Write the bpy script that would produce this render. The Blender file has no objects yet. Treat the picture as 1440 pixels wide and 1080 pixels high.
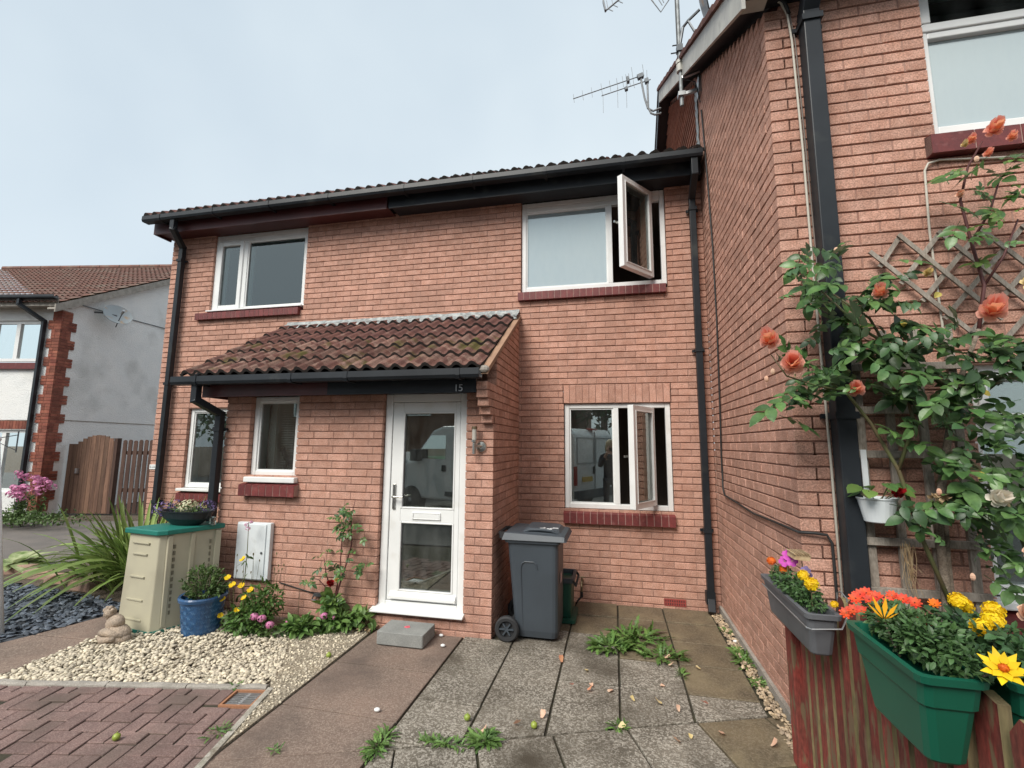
import bpy, math, random
import numpy as np
from mathutils import Vector, Matrix, Euler
R_ = random.Random(7)
SC = bpy.context.scene
COL = SC.collection
rad = math.radians
# ---------------------------------------------------------------- camera, sky, sun, exposure
cam_d = bpy.data.cameras.new('camera'); cam = bpy.data.objects.new('camera', cam_d); COL.objects.link(cam)
cam_d.sensor_width = 36.0; cam_d.sensor_fit = 'HORIZONTAL'; cam_d.lens = 646.1/1440*36; cam_d.clip_start = .05; cam_d.clip_end = 600
CP = Vector((-1.0685, -5.4151, 1.7230)); yaw, pit, rol = -.21642, .13005, -.00674
fw = Vector((math.sin(yaw)*math.cos(pit), math.cos(yaw)*math.cos(pit), math.sin(pit)))
rt = Vector((math.cos(yaw), -math.sin(yaw), 0)); dn = fw.cross(rt)
c_, s_ = math.cos(rol), math.sin(rol)
rt, dn = c_*rt + s_*dn, -s_*rt + c_*dn
M = Matrix((rt, -dn, -fw)).transposed().to_4x4(); M.translation = CP
cam.matrix_world = M; SC.camera = cam
def project(P):
    v = Vector(P) - CP; z = v.dot(fw)
    if z < .05: return None
    return 720 + 646.1*v.dot(rt)/z, 540 + 646.1*v.dot(dn)/z, z

SUN_EL, SUN_AZ = 45, -26          # sun behind the camera, over its left shoulder
world = bpy.data.worlds.new('World'); SC.world = world; world.use_nodes = True
nt = world.node_tree; nt.nodes.clear()
sky = nt.nodes.new('ShaderNodeTexSky'); sky.sky_type = 'NISHITA'; sky.sun_disc = False
sky.sun_elevation = rad(SUN_EL); sky.sun_rotation = rad(180 + SUN_AZ); sky.dust_density = 3
bg1 = nt.nodes.new('ShaderNodeBackground'); bg1.inputs[1].default_value = .05
nt.links.new(sky.outputs[0], bg1.inputs[0])
tc = nt.nodes.new('ShaderNodeTexCoord'); nz = nt.nodes.new('ShaderNodeTexNoise')
nz.inputs['Scale'].default_value = 1.6; nz.inputs['Detail'].default_value = 4; nz.inputs['Roughness'].default_value = .5
nt.links.new(tc.outputs['Generated'], nz.inputs['Vector'])
rp = nt.nodes.new('ShaderNodeValToRGB')
rp.color_ramp.elements[0].position = .32; rp.color_ramp.elements[0].color = (.60, .70, .78, 1)
rp.color_ramp.elements[1].position = .68; rp.color_ramp.elements[1].color = (.76, .85, .90, 1)
nt.links.new(nz.outputs['Fac'], rp.inputs[0])
bg2 = nt.nodes.new('ShaderNodeBackground'); bg2.inputs[1].default_value = .425
nt.links.new(rp.outputs[0], bg2.inputs[0])
mx = nt.nodes.new('ShaderNodeMixShader'); mx.inputs[0].default_value = .86
nt.links.new(bg1.outputs[0], mx.inputs[1]); nt.links.new(bg2.outputs[0], mx.inputs[2])
wo = nt.nodes.new('ShaderNodeOutputWorld'); nt.links.new(mx.outputs[0], wo.inputs[0])
sun_d = bpy.data.lights.new('sun', 'SUN'); sun_d.energy = 1.5; sun_d.angle = rad(30); sun_d.color = (1, .95, .87)
sun = bpy.data.objects.new('sun', sun_d); COL.objects.link(sun)
sd = Vector((math.sin(rad(SUN_AZ))*math.cos(rad(SUN_EL)), -math.cos(rad(SUN_AZ))*math.cos(rad(SUN_EL)), math.sin(rad(SUN_EL))))
sun.rotation_euler = sd.to_track_quat('Z', 'Y').to_euler(); sun.location = (0, -10, 12)
SC.view_settings.view_transform = 'Standard'; SC.view_settings.look = 'None'
SC.view_settings.exposure = 1.42; SC.view_settings.gamma = 1; SC.view_settings.use_curve_mapping = False
SC.render.engine = 'CYCLES'
cy = SC.cycles; cy.use_denoising = True; cy.max_bounces = 6; cy.diffuse_bounces = 3; cy.glossy_bounces = 4; cy.transparent_max_bounces = 10
cy.caustics_reflective = False; cy.caustics_refractive = False

# ---------------------------------------------------------------- materials
MATS = {}
def pmat(name, base, base2=None, rough=.6, var=0.0, nscale=6.0, fine=0.0, fscale=120.0, bump=0.0, bscale=80.0, bdist=.004,
         piece=0.0, metal=0.0, spec=.5, stain=None, stain_scale=2.0, stain_lo=.5, stain_hi=.7, vor=None, trans=0.0, stretch=None, back=None):
    m = bpy.data.materials.new(name); m.use_nodes = True; MATS[name] = m
    t = m.node_tree; N = t.nodes; L = t.links; b = N['Principled BSDF']
    b.inputs['Roughness'].default_value = rough; b.inputs['Metallic'].default_value = metal
    b.inputs['Specular IOR Level'].default_value = spec
    geo = N.new('ShaderNodeNewGeometry'); pos = geo.outputs['Position']
    if stretch:
        mp = N.new('ShaderNodeMapping'); mp.inputs['Scale'].default_value = stretch; L.new(pos, mp.inputs[0]); pos = mp.outputs[0]
    def noise(sc, det=3):
        n = N.new('ShaderNodeTexNoise'); n.inputs['Scale'].default_value = sc; n.inputs['Detail'].default_value = det
        L.new(pos, n.inputs['Vector']); return n.outputs['Fac']
    def mixc(f, a, c, mode='MIX'):
        x = N.new('ShaderNodeMix'); x.data_type = 'RGBA'; x.blend_type = mode
        for s, v in ((x.inputs[0], f), (x.inputs[6], a), (x.inputs[7], c)):
            if hasattr(v, 'links') or hasattr(v, 'is_linked'): L.new(v, s)
            else: s.default_value = v if not isinstance(v, tuple) else (*v, 1) if len(v) == 3 else v
        return x.outputs[2]
    def ramp(f, lo, hi):
        x = N.new('ShaderNodeMapRange'); L.new(f, x.inputs[0]); x.inputs[1].default_value = lo; x.inputs[2].default_value = hi
        return x.outputs[0]
    col = (*base, 1)
    if base2 is not None: col = mixc(ramp(noise(nscale), .35, .65), base, base2)
    if vor:
        vs, c2, amt = vor
        v = N.new('ShaderNodeTexVoronoi'); v.inputs['Scale'].default_value = vs; L.new(pos, v.inputs['Vector'])
        sp = N.new('ShaderNodeSeparateColor'); L.new(v.outputs['Color'], sp.inputs[0])
        f = N.new('ShaderNodeMath'); f.operation = 'MULTIPLY'; L.new(ramp(sp.outputs[0], .35, .9), f.inputs[0]); f.inputs[1].default_value = amt
        col = mixc(f.outputs[0], col, c2)
    def scale_by(col, f, lo, hi):
        x = N.new('ShaderNodeMapRange'); L.new(f, x.inputs[0]); x.inputs[3].default_value = lo; x.inputs[4].default_value = hi
        h = N.new('ShaderNodeHueSaturation'); L.new(x.outputs[0], h.inputs['Value'])
        if isinstance(col, tuple): h.inputs['Color'].default_value = col
        else: L.new(col, h.inputs['Color'])
        return h.outputs[0]
    if fine: 
        col = scale_by(col, ramp(noise(fscale, 4), .3, .7), 1-fine, 1+fine)
    if piece:
        oi = N.new('ShaderNodeObjectInfo'); ad = N.new('ShaderNodeMath'); ad.operation = 'ADD'
        L.new(oi.outputs['Random'], ad.inputs[0]); L.new(geo.outputs['Random Per Island'], ad.inputs[1])
        fr = N.new('ShaderNodeMath'); fr.operation = 'FRACT'; L.new(ad.outputs[0], fr.inputs[0])
        col = scale_by(col, fr.outputs[0], 1-piece, 1+piece)
    if var: col = scale_by(col, ramp(noise(nscale*.35, 2), .3, .7), 1-var, 1+var)
    if stain is not None: col = mixc(ramp(noise(stain_scale, 5), stain_lo, stain_hi), col, stain)
    if back is not None: col = mixc(geo.outputs['Backfacing'], col, back)
    if isinstance(col, tuple): b.inputs['Base Color'].default_value = col
    else: L.new(col, b.inputs['Base Color'])
    if bump:
        bn = N.new('ShaderNodeBump'); bn.inputs['Strength'].default_value = bump; bn.inputs['Distance'].default_value = bdist
        L.new(noise(bscale, 5), bn.inputs['Height']); L.new(bn.outputs[0], b.inputs['Normal'])
    if trans:
        tr = N.new('ShaderNodeBsdfTranslucent'); ms = N.new('ShaderNodeMixShader'); ms.inputs[0].default_value = trans
        if isinstance(col, tuple): tr.inputs[0].default_value = col
        else: L.new(col, tr.inputs[0])
        L.new(b.outputs[0], ms.inputs[1]); L.new(tr.outputs[0], ms.inputs[2])
        L.new(ms.outputs[0], N['Material Output'].inputs[0])
    return m
def glass(name, tint=(.9, .95, .93), refl=.14, ior=1.55, rough=0.0, dirt=0.0):
    m = bpy.data.materials.new(name); m.use_nodes = True; MATS[name] = m
    t = m.node_tree; N = t.nodes; L = t.links; N.remove(N['Principled BSDF'])
    tr = N.new('ShaderNodeBsdfTransparent'); tr.inputs[0].default_value = (*tint, 1)
    gl = N.new('ShaderNodeBsdfGlossy'); gl.inputs['Roughness'].default_value = rough; gl.inputs['Color'].default_value = (.93, 1, .98, 1)
    fr = N.new('ShaderNodeFresnel'); fr.inputs[0].default_value = ior
    ad = N.new('ShaderNodeMath'); ad.operation = 'ADD'; L.new(fr.outputs[0], ad.inputs[0]); ad.inputs[1].default_value = refl; ad.use_clamp = True
    ms = N.new('ShaderNodeMixShader'); L.new(ad.outputs[0], ms.inputs[0]); L.new(tr.outputs[0], ms.inputs[1]); L.new(gl.outputs[0], ms.inputs[2])
    out = ms.outputs[0]
    if dirt:
        geo = N.new('ShaderNodeNewGeometry'); nz = N.new('ShaderNodeTexNoise'); nz.inputs['Scale'].default_value = 9; nz.inputs['Detail'].default_value = 6
        mp = N.new('ShaderNodeMapping'); mp.inputs['Scale'].default_value = (1, 1, .35); L.new(geo.outputs['Position'], mp.inputs[0]); L.new(mp.outputs[0], nz.inputs['Vector'])
        mr = N.new('ShaderNodeMapRange'); L.new(nz.outputs['Fac'], mr.inputs[0]); mr.inputs[1].default_value = .35; mr.inputs[2].default_value = .75; mr.inputs[4].default_value = dirt
        df = N.new('ShaderNodeBsdfDiffuse'); df.inputs[0].default_value = (.5, .52, .5, 1)
        m2 = N.new('ShaderNodeMixShader'); L.new(mr.outputs[0], m2.inputs[0]); L.new(out, m2.inputs[1]); L.new(df.outputs[0], m2.inputs[2]); out = m2.outputs[0]
    L.new(out, N['Material Output'].inputs[0]); return m

BRICK = pmat('brick', (.53, .310, .240), (.46, .250, .185), rough=.9, nscale=14, fine=.34, fscale=110, piece=.12, var=.10, bump=.9, bscale=130, bdist=.006, spec=.2,
             stain=(.36, .21, .16), stain_scale=1.3, stain_lo=.56, stain_hi=.85)
MORTAR = pmat('mortar', (.32, .175, .135), (.40, .25, .20), rough=.95, nscale=9, fine=.2, bump=.6, bscale=200, spec=.1)
SILLRED = pmat('sill_brick', (.175, .034, .032), (.13, .027, .027), rough=.55, nscale=20, fine=.15, piece=.18, bump=.2, stain=(.25, .10, .09), stain_scale=16, stain_lo=.6, stain_hi=.8)
SILLM = pmat('sill_mortar', (.36, .23, .20), rough=.9, bump=.4, fine=.2)
PVC = pmat('white_pvc', (.78, .79, .78), rough=.32, var=.05, nscale=8, stain=(.60, .58, .52), stain_scale=5, stain_lo=.58, stain_hi=.95)
BLACK = pmat('black_plastic', (.013, .016, .020), (.020, .024, .029), rough=.42, spec=.3, nscale=3, var=.2, stain=(.07, .075, .07), stain_scale=4, stain_lo=.6, stain_hi=.95)
MAROON = pmat('maroon_paint', (.085, .022, .022), (.07, .02, .02), rough=.4, nscale=4, var=.2)
SOFFIT = pmat('soffit_dark', (.013, .014, .018), rough=.5)
TILE = pmat('roof_tile', (.155, .074, .060), (.105, .055, .050), rough=.92, nscale=11, fine=.25, fscale=90, piece=.22, bump=.5, bscale=120, spec=.15,
            stain=(.30, .20, .16), stain_scale=7, stain_lo=.60, stain_hi=.74)
TILEEDGE = pmat('roof_tile_edge', (.045, .035, .031), (.03, .025, .022), rough=.95, nscale=20)  # tile front edges: shadow line of each course painted in dark, with grime
TILEMOSS = pmat('mossy_roof_tile', (.16, .078, .062), (.11, .058, .05), rough=.95, nscale=9, fine=.3, fscale=90, piece=.22, bump=.7, bscale=90, spec=.1,
            stain=(.105, .088, .035), stain_scale=3.2, stain_lo=.56, stain_hi=.66, vor=(13, (.34, .24, .19), .38))
LEAD = pmat('lead', (.34, .37, .38), (.2, .22, .22), rough=.7, nscale=18, fine=.3, bump=.6, bscale=60, stain=(.5, .52, .5), stain_scale=14, stain_lo=.5, stain_hi=.7)
CEMENT = pmat('cement', (.36, .33, .29), (.26, .24, .21), rough=.95, nscale=8, fine=.25, bump=.6, bscale=120)
RENDERW = pmat('white_render', (.82, .82, .80), (.77, .78, .77), rough=.95, nscale=2.5, fine=.05, fscale=60, bump=.9, bscale=45, bdist=.02, stain=(.50, .51, .49), stain_scale=1.1, stain_lo=.52, stain_hi=.8, spec=.1)
REDBRICK = pmat('red_quoin_brick', (.19, .055, .038), (.27, .095, .06), rough=.9, nscale=7, fine=.2, piece=.3, bump=.5)
UNDERCLOAK = pmat('undercloak_board', (.36, .22, .14), (.30, .18, .12), rough=.85, nscale=6, fine=.1)
BARGE = pmat('cream_barge_board', (.50, .49, .44), (.40, .39, .36), rough=.6, nscale=5, var=.15, stain=(.2, .2, .18), stain_scale=7, stain_lo=.6, stain_hi=.85)
TILEHUNG = pmat('tile_hanging', (.40, .22, .16), (.32, .16, .115), rough=.9, nscale=10, fine=.2, piece=.2, bump=.4)
SLAB = pmat('aggregate_slab', (.205, .18, .145), (.135, .118, .095), rough=.95, nscale=3.2, fine=.28, fscale=150, piece=.10, bump=1.0, bscale=150, bdist=.006, spec=.2,
            stain=(.075, .062, .046), stain_scale=2.1, stain_lo=.47, stain_hi=.72, vor=(95, (.42, .385, .33), .85))
SLABDAMP = pmat('damp_mossy_slab', (.165, .13, .08), (.09, .072, .047), rough=.65, nscale=3.5, fine=.2, fscale=120, piece=.08, bump=.6, bscale=120, bdist=.004,
            stain=(.25, .205, .125), stain_scale=2.2, stain_lo=.50, stain_hi=.68, vor=(95, (.26, .215, .15), .45))
PINKSLAB = pmat('pink_concrete', (.225, .16, .128), (.165, .124, .102), rough=.95, nscale=2.4, fine=.22, fscale=170, piece=.06, bump=.8, bscale=170, bdist=.004, spec=.2,
            stain=(.115, .09, .077), stain_scale=1.7, stain_lo=.48, stain_hi=.75, vor=(120, (.33, .26, .21), .6))
PAVER = pmat('block_paver', (.215, .14, .124), (.165, .11, .10), rough=.95, nscale=6, fine=.28, fscale=160, piece=.16, bump=.9, bscale=150, bdist=.004, spec=.2,
            stain=(.13, .10, .085), stain_scale=2.2, stain_lo=.5, stain_hi=.75, vor=(170, (.33, .24, .215), .5))
JOINT = pmat('joint_soil', (.030, .025, .018), (.055, .05, .028), rough=1, nscale=10, fine=.3, bump=.6)
SOIL = pmat('soil', (.085, .062, .042), (.12, .095, .07), rough=1, nscale=8, fine=.4, fscale=60, bump=1, bscale=60, bdist=.02)
GRITTY = pmat('gritty_concrete', (.26, .215, .15), (.20, .17, .125), rough=1, nscale=4, fine=.4, fscale=90, bump=1, bscale=90, bdist=.012, vor=(110, (.50, .43, .33), .7))
ASPHALT = pmat('asphalt', (.10, .098, .096), (.075, .073, .072), rough=.95, nscale=1.2, fine=.25, fscale=120, bump=.6, bscale=150)
DRIVE = pmat('drive_concrete', (.17, .15, .135), (.13, .118, .108), rough=.95, nscale=2, fine=.2, bump=.4)
PEBBLE = pmat('cream_pebble', (.62, .55, .42), (.48, .42, .33), rough=.85, nscale=25, fine=.12, piece=.38, spec=.3)
PEBBLEY = pmat('yellow_pebble', (.50, .38, .24), (.38, .30, .22), rough=.85, nscale=25, piece=.4)
SLATE = pmat('slate_chip', (.105, .125, .150), (.075, .09, .115), rough=.55, nscale=20, piece=.5, fine=.2)
REDWOOD = pmat('worn_red_fence', (.23, .040, .030), (.13, .036, .026), rough=.75, nscale=14, stretch=(1, 1, .25), fine=.35, fscale=110, piece=.3, bump=.5, bscale=60,
            stain=(.17, .115, .065), stain_scale=26, stain_lo=.54, stain_hi=.62)
BAREWOOD = pmat('bare_greenish_wood', (.20, .145, .08), (.145, .125, .055), rough=.9, nscale=10, stretch=(1, 1, .15), fine=.25, piece=.25)
GREYWOOD = pmat('weathered_wood', (.36, .32, .275), (.24, .205, .17), rough=.9, nscale=20, stretch=(1, 1, .3), fine=.25, fscale=120, piece=.15, bump=.6, bscale=120)
BROWNWOOD = pmat('dark_brown_fence', (.060, .030, .022), (.10, .055, .04), rough=.8, nscale=9, stretch=(1, 1, .15), piece=.25, fine=.2)
TANWOOD = pmat('faded_brown_gate', (.20, .115, .075), (.12, .065, .045), rough=.85, nscale=14, stretch=(1, 1, .1), piece=.35, fine=.2)
BINP = pmat('bin_plastic', (.050, .062, .075), (.043, .053, .064), rough=.48, nscale=3, var=.08, bump=.08, bscale=300, stain=(.10, .11, .115), stain_scale=3, stain_lo=.62, stain_hi=.95)
RUBBER = pmat('rubber', (.022, .023, .025), rough=.7)
GREENP = pmat('green_plastic', (.008, .115, .068), (.007, .10, .06), rough=.42, nscale=4, var=.1, stain=(.03, .13, .09), stain_scale=6, stain_lo=.6, stain_hi=.9)
CADDYG = pmat('dark_green_plastic', (.008, .065, .042), rough=.45)
GREYP = pmat('grey_plastic', (.095, .10, .11), (.12, .125, .135), rough=.5, nscale=8, var=.15, stain=(.2, .2, .2), stain_scale=8, stain_lo=.6, stain_hi=.9)
BEIGE = pmat('beige_plastic', (.47, .44, .32), (.43, .40, .30), rough=.6, nscale=3, var=.06, stain=(.36, .33, .24), stain_scale=3, stain_lo=.55, stain_hi=.9)
TEALP = pmat('teal_plastic', (.012, .16, .125), rough=.5, var=.1, nscale=5)
BLUEG = pmat('blue_glaze', (.030, .095, .22), (.022, .07, .165), rough=.25, nscale=12, var=.15, bump=.1)
BLUEL = pmat('blue_glaze_relief', (.10, .22, .38), rough=.3)
STONE = pmat('carved_stone', (.42, .33, .25), (.30, .24, .19), rough=.95, nscale=16, fine=.25, bump=.9, bscale=70, bdist=.01)
GREYCON = pmat('grey_block', (.27, .275, .26), (.22, .225, .215), rough=.95, nscale=7, fine=.18, fscale=140, bump=.5, bscale=130)
BOXWHITE = pmat('meter_box_white', (.72, .76, .78), (.64, .69, .71), rough=.45, nscale=5, var=.05, stain=(.45, .46, .44), stain_scale=9, stain_lo=.62, stain_hi=.9)
METAL = pmat('galvanised', (.42, .43, .44), rough=.45, metal=.8, var=.15, nscale=20)
AERIAL = pmat('aerial_alloy', (.16, .17, .18), (.24, .25, .26), rough=.6, nscale=20)
DARKMETAL = pmat('dark_metal', (.12, .13, .14), rough=.5, metal=.6, var=.2, nscale=15)
CHROME = pmat('satin_chrome', (.55, .54, .50), rough=.25, metal=1)
BRASS = pmat('dull_brass', (.20, .16, .10), rough=.5, metal=.8)
DISHG = pmat('dish_grey', (.30, .33, .34), rough=.5, stain=(.42, .25, .12), stain_scale=5, stain_lo=.56, stain_hi=.7)
CABLEW = pmat('cream_cable', (.52, .49, .42), rough=.6)
CABLEB = pmat('black_cable', (.022, .022, .022), rough=.6)
LEAF = pmat('rose_leaf', (.065, .145, .045), (.11, .205, .06), rough=.36, nscale=14, piece=.4, trans=.22, spec=.5, fine=.15, fscale=70, bump=.25, bscale=60, back=(.11, .17, .09))
LEAFD = pmat('dark_leaf', (.036, .088, .032), (.055, .115, .040), rough=.45, nscale=14, piece=.4, trans=.18, bump=.2)
LEAFL = pmat('light_leaf', (.10, .19, .04), (.15, .24, .06), rough=.5, nscale=12, piece=.35, trans=.3)
GRASSL = pmat('strap_leaf', (.15, .25, .05), (.26, .34, .10), rough=.45, nscale=5, piece=.45, trans=.25, stain=(.26, .22, .09), stain_scale=4, stain_lo=.62, stain_hi=.85)
HERB = pmat('herb_leaf', (.065, .125, .035), (.11, .17, .05), rough=.55, nscale=18, piece=.4, trans=.2)
BEDG = pmat('bedding_leaf', (.045, .105, .032), (.075, .145, .045), rough=.5, nscale=18, piece=.4, trans=.2)
STEM = pmat('green_stem', (.10, .13, .045), (.13, .10, .05), rough=.6, nscale=10)
BARK = pmat('bark', (.15, .115, .085), (.22, .18, .14), rough=.9, nscale=30, fine=.3, bump=.8, bscale=90)
REDST = pmat('red_stem', (.10, .03, .028), rough=.6)
ROSE = pmat('coral_petal', (.93, .36, .23), (.94, .48, .26), rough=.6, nscale=22, trans=.5, piece=.08, back=(.93, .46, .36))
ROSEY = pmat('yellow_cream_petal', (.80, .62, .22), (.82, .68, .42), rough=.6, nscale=22, trans=.25)
ROSEW = pmat('white_petal', (.82, .78, .66), (.80, .70, .60), rough=.6, nscale=18, trans=.25)
PEACH = pmat('peach_petal', (.80, .46, .32), (.82, .58, .42), rough=.6, nscale=22, trans=.25)
REDP = pmat('red_petal', (.42, .010, .016), (.30, .008, .012), rough=.6, nscale=30, trans=.15)
YEL = pmat('yellow_petal', (.84, .62, .008), (.80, .50, .006), rough=.6, nscale=30, trans=.2, piece=.1)
ORG = pmat('orange_petal', (.78, .21, .012), (.70, .12, .012), rough=.6, nscale=30, trans=.2, piece=.15)
SCAR = pmat('scarlet_petal', (.62, .028, .010), (.66, .085, .012), rough=.6, nscale=40, trans=.15, piece=.2)
MAG = pmat('magenta_petal', (.52, .03, .40), (.66, .10, .52), rough=.6, nscale=50, trans=.2)
PINK = pmat('pink_petal', (.56, .15, .34), (.66, .30, .46), rough=.6, nscale=40, trans=.2, piece=.25)
DRYY = pmat('yellowing_leaf', (.50, .38, .05), (.36, .30, .06), rough=.6, nscale=40)
PURP = pmat('purple_petal', (.09, .06, .17), (.16, .11, .25), rough=.6, nscale=40, piece=.3)
CREAMF = pmat('cream_floret', (.66, .62, .42), (.5, .52, .3), rough=.6, nscale=40, piece=.2)
DRYP = pmat('dry_straw', (.42, .32, .19), (.33, .22, .12), rough=.8, nscale=30, piece=.3)
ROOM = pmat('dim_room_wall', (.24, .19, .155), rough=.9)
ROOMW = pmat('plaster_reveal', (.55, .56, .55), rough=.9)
CURT = pmat('net_curtain', (.80, .88, .92), (.74, .83, .88), rough=.9, nscale=10)
BLIND = pmat('blind_slat', (.66, .68, .66), rough=.5)
HORSE = pmat('horse_figure', (.05, .06, .085), (.08, .07, .07), rough=.35, nscale=10)
VANW = pmat('van_white_paint', (.74, .75, .75), rough=.22, var=.04, nscale=2)
CARS = pmat('silver_paint', (.55, .57, .58), rough=.25)
TYRE = pmat('tyre', (.02, .02, .02), rough=.8)
PLATE = pmat('yellow_plate', (.62, .40, .02), rough=.5)
TAILR = pmat('red_lens', (.35, .015, .012), rough=.2)
CLOTH = pmat('dark_coat', (.03, .033, .045), rough=.9)
STRIPE = pmat('grey_top', (.34, .34, .35), rough=.9)
JEANS = pmat('dark_trousers', (.035, .04, .055), rough=.9)
SKIN = pmat('skin', (.50, .30, .22), rough=.5)
HAIR = pmat('fair_hair', (.48, .38, .24), rough=.6)
WHITEP = pmat('white_paint_mark', (.75, .76, .76), rough=.6)
PINKM = pmat('pink_mark', (.72, .12, .16), rough=.8)
AIRB = pmat('air_brick', (.30, .055, .045), rough=.7, fine=.15)
GLASS = glass('window_glass', tint=(.86, .92, .90), refl=.16, dirt=.05)
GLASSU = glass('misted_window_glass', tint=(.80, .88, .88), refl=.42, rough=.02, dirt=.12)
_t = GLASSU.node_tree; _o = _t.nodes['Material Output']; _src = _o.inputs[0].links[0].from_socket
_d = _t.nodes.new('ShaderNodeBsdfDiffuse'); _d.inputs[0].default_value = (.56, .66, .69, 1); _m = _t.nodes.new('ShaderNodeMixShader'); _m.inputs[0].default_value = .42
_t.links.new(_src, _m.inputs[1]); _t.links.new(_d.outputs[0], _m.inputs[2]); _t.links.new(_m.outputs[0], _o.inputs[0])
GLASSN = glass('neighbour_window_glass', tint=(.90, .97, .97), refl=.12)
GLASSD = glass('door_glass', tint=(.62, .66, .58), refl=.17, dirt=.08)
GLASSV = glass('vehicle_glass', tint=(.25, .30, .30), refl=.06)

# ---------------------------------------------------------------- helpers
W = {}
def wloc(o): return W.get(o, Vector((0, 0, 0)))
def tag(o, label=None, cat=None, group=None, kind=None):
    if label: o['label'] = label
    if cat: o['category'] = cat
    if group: o['group'] = group
    if kind: o['kind'] = kind
    return o
def thing(name, label, cat, loc=(0, 0, 0), group=None):
    o = bpy.data.objects.new(name, None); COL.objects.link(o); o.empty_display_size = .1
    o.location = loc; W[o] = Vector(loc); return tag(o, label, cat, group)
def place(name, mesh, parent, loc, rot=None, scale=None):
    o = bpy.data.objects.new(name, mesh); COL.objects.link(o)
    if parent: o.parent = parent
    o.location = Vector(loc) - wloc(parent); W[o] = Vector(loc)
    if rot is not None: o.rotation_euler = rot
    if scale is not None: o.scale = scale
    return o
class MB:
    def __init__(s): s.v = []; s.f = []; s.mi = []; s.m = 0
    def add(s, vs, fs):
        o = len(s.v); s.v.extend([tuple(v) for v in vs])
        for f in fs: s.f.append(tuple(i+o for i in f)); s.mi.append(s.m)
        return s
    def box(s, x0, x1, y0, y1, z0, z1):
        x0, x1 = min(x0, x1), max(x0, x1); y0, y1 = min(y0, y1), max(y0, y1); z0, z1 = min(z0, z1), max(z0, z1)
        return s.add([(x0,y0,z0),(x1,y0,z0),(x1,y1,z0),(x0,y1,z0),(x0,y0,z1),(x1,y0,z1),(x1,y1,z1),(x0,y1,z1)],
              [(0,3,2,1),(4,5,6,7),(0,1,5,4),(1,2,6,5),(2,3,7,6),(3,0,4,7)])
    def beam(s, a, b, w, h, up=(0,0,1)):
        a, b = Vector(a), Vector(b); d = (b-a).normalized(); up = Vector(up)
        sx = d.cross(up); sx = (sx if sx.length > 1e-4 else d.cross(Vector((1,0,0)))).normalized(); sz = sx.cross(d)
        vs = [p + sx*(i*w/2) + sz*(j*h/2) for p in (a, b) for i, j in ((-1,-1),(1,-1),(1,1),(-1,1))]
        return s.add(vs, [(3,2,1,0),(4,5,6,7),(0,1,5,4),(1,2,6,5),(2,3,7,6),(3,0,4,7)])
    def loft(s, rings, cap=True, closed=True):
        n = len(rings[0]); vs = [v for r in rings for v in r]; fs = []
        for i in range(len(rings)-1):
            for j in range(n if closed else n-1):
                k = (j+1) % n; fs.append((i*n+j, i*n+k, (i+1)*n+k, (i+1)*n+j))
        if cap and closed: fs.append(tuple(range(n-1, -1, -1))); fs.append(tuple((len(rings)-1)*n+j for j in range(n)))
        return s.add(vs, fs)
    def tube(s, pts, r, n=6, cap=True):
        pts = [Vector(p) for p in pts]; rs = r if isinstance(r, (list, tuple)) else [r]*len(pts); rings = []; ref = None
        for i, p in enumerate(pts):
            d = (pts[min(i+1, len(pts)-1)] - pts[max(i-1, 0)])
            d = d.normalized() if d.length > 1e-9 else Vector((0,0,1))
            if ref is None: ref = d.orthogonal().normalized()
            a = (ref - d*ref.dot(d)); a = a.normalized() if a.length > 1e-5 else d.orthogonal().normalized(); ref = a; b = d.cross(a)
            rings.append([p + (a*math.cos(2*math.pi*k/n) + b*math.sin(2*math.pi*k/n))*rs[i] for k in range(n)])
        return s.loft(rings, cap)
    def lathe(s, prof, c, n=20, ax='z', cap=True, sx=1, sy=1):
        c = Vector(c); rings = []
        for r, h in prof:
            ring = []
            for k in range(n):
                a = 2*math.pi*k/n; u, v = r*math.cos(a)*sx, r*math.sin(a)*sy
                ring.append(c + (Vector((u, v, h)) if ax == 'z' else Vector((u, h, v)) if ax == 'y' else Vector((h, u, v))))
            rings.append(ring)
        return s.loft(rings, cap)
    def extr(s, prof, x0, x1, ax='x', cap=True):
        f = (lambda x, a, b: (x, a, b)) if ax == 'x' else (lambda x, a, b: (a, x, b)) if ax == 'y' else (lambda x, a, b: (a, b, x))
        return s.loft([[f(x0, a, b) for a, b in prof], [f(x1, a, b) for a, b in prof]], cap)
    def ball(s, c, r, seg=10, ring=6, rot=None):
        c = Vector(c); r = (r, r, r) if isinstance(r, (int, float)) else r; rings = []
        for i in range(ring+1):
            t = math.pi*(i/ring); t = min(max(t, .08), math.pi-.08)
            rg = [Vector((math.sin(t)*math.cos(2*math.pi*k/seg)*r[0], math.sin(t)*math.sin(2*math.pi*k/seg)*r[1], -math.cos(t)*r[2])) for k in range(seg)]
            rings.append([c + (rot @ v if rot else v) for v in rg])
        return s.loft(rings)
    def build(s, name, mats, parent=None, smooth=False, origin=None, bevel=0, local=False):
        me = bpy.data.meshes.new(name)
        if origin is None:
            if parent is not None: origin = wloc(parent)
            else:
                a = np.array(s.v); lo, hi = a.min(0), a.max(0); origin = Vector(((lo[0]+hi[0])/2, (lo[1]+hi[1])/2, lo[2]))
        origin = Vector(origin)
        vs = s.v if local else [(x-origin.x, y-origin.y, z-origin.z) for x, y, z in s.v]
        me.from_pydata(vs, [], s.f)
        for m in (mats if isinstance(mats, (list, tuple)) else [mats]): me.materials.append(m)
        if any(s.mi): me.polygons.foreach_set('material_index', s.mi)
        if smooth: me.polygons.foreach_set('use_smooth', [True]*len(me.polygons))
        me.update()
        o = bpy.data.objects.new(name, me); COL.objects.link(o)
        if parent is not None: o.parent = parent
        o.location = origin - wloc(parent); W[o] = origin
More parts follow.
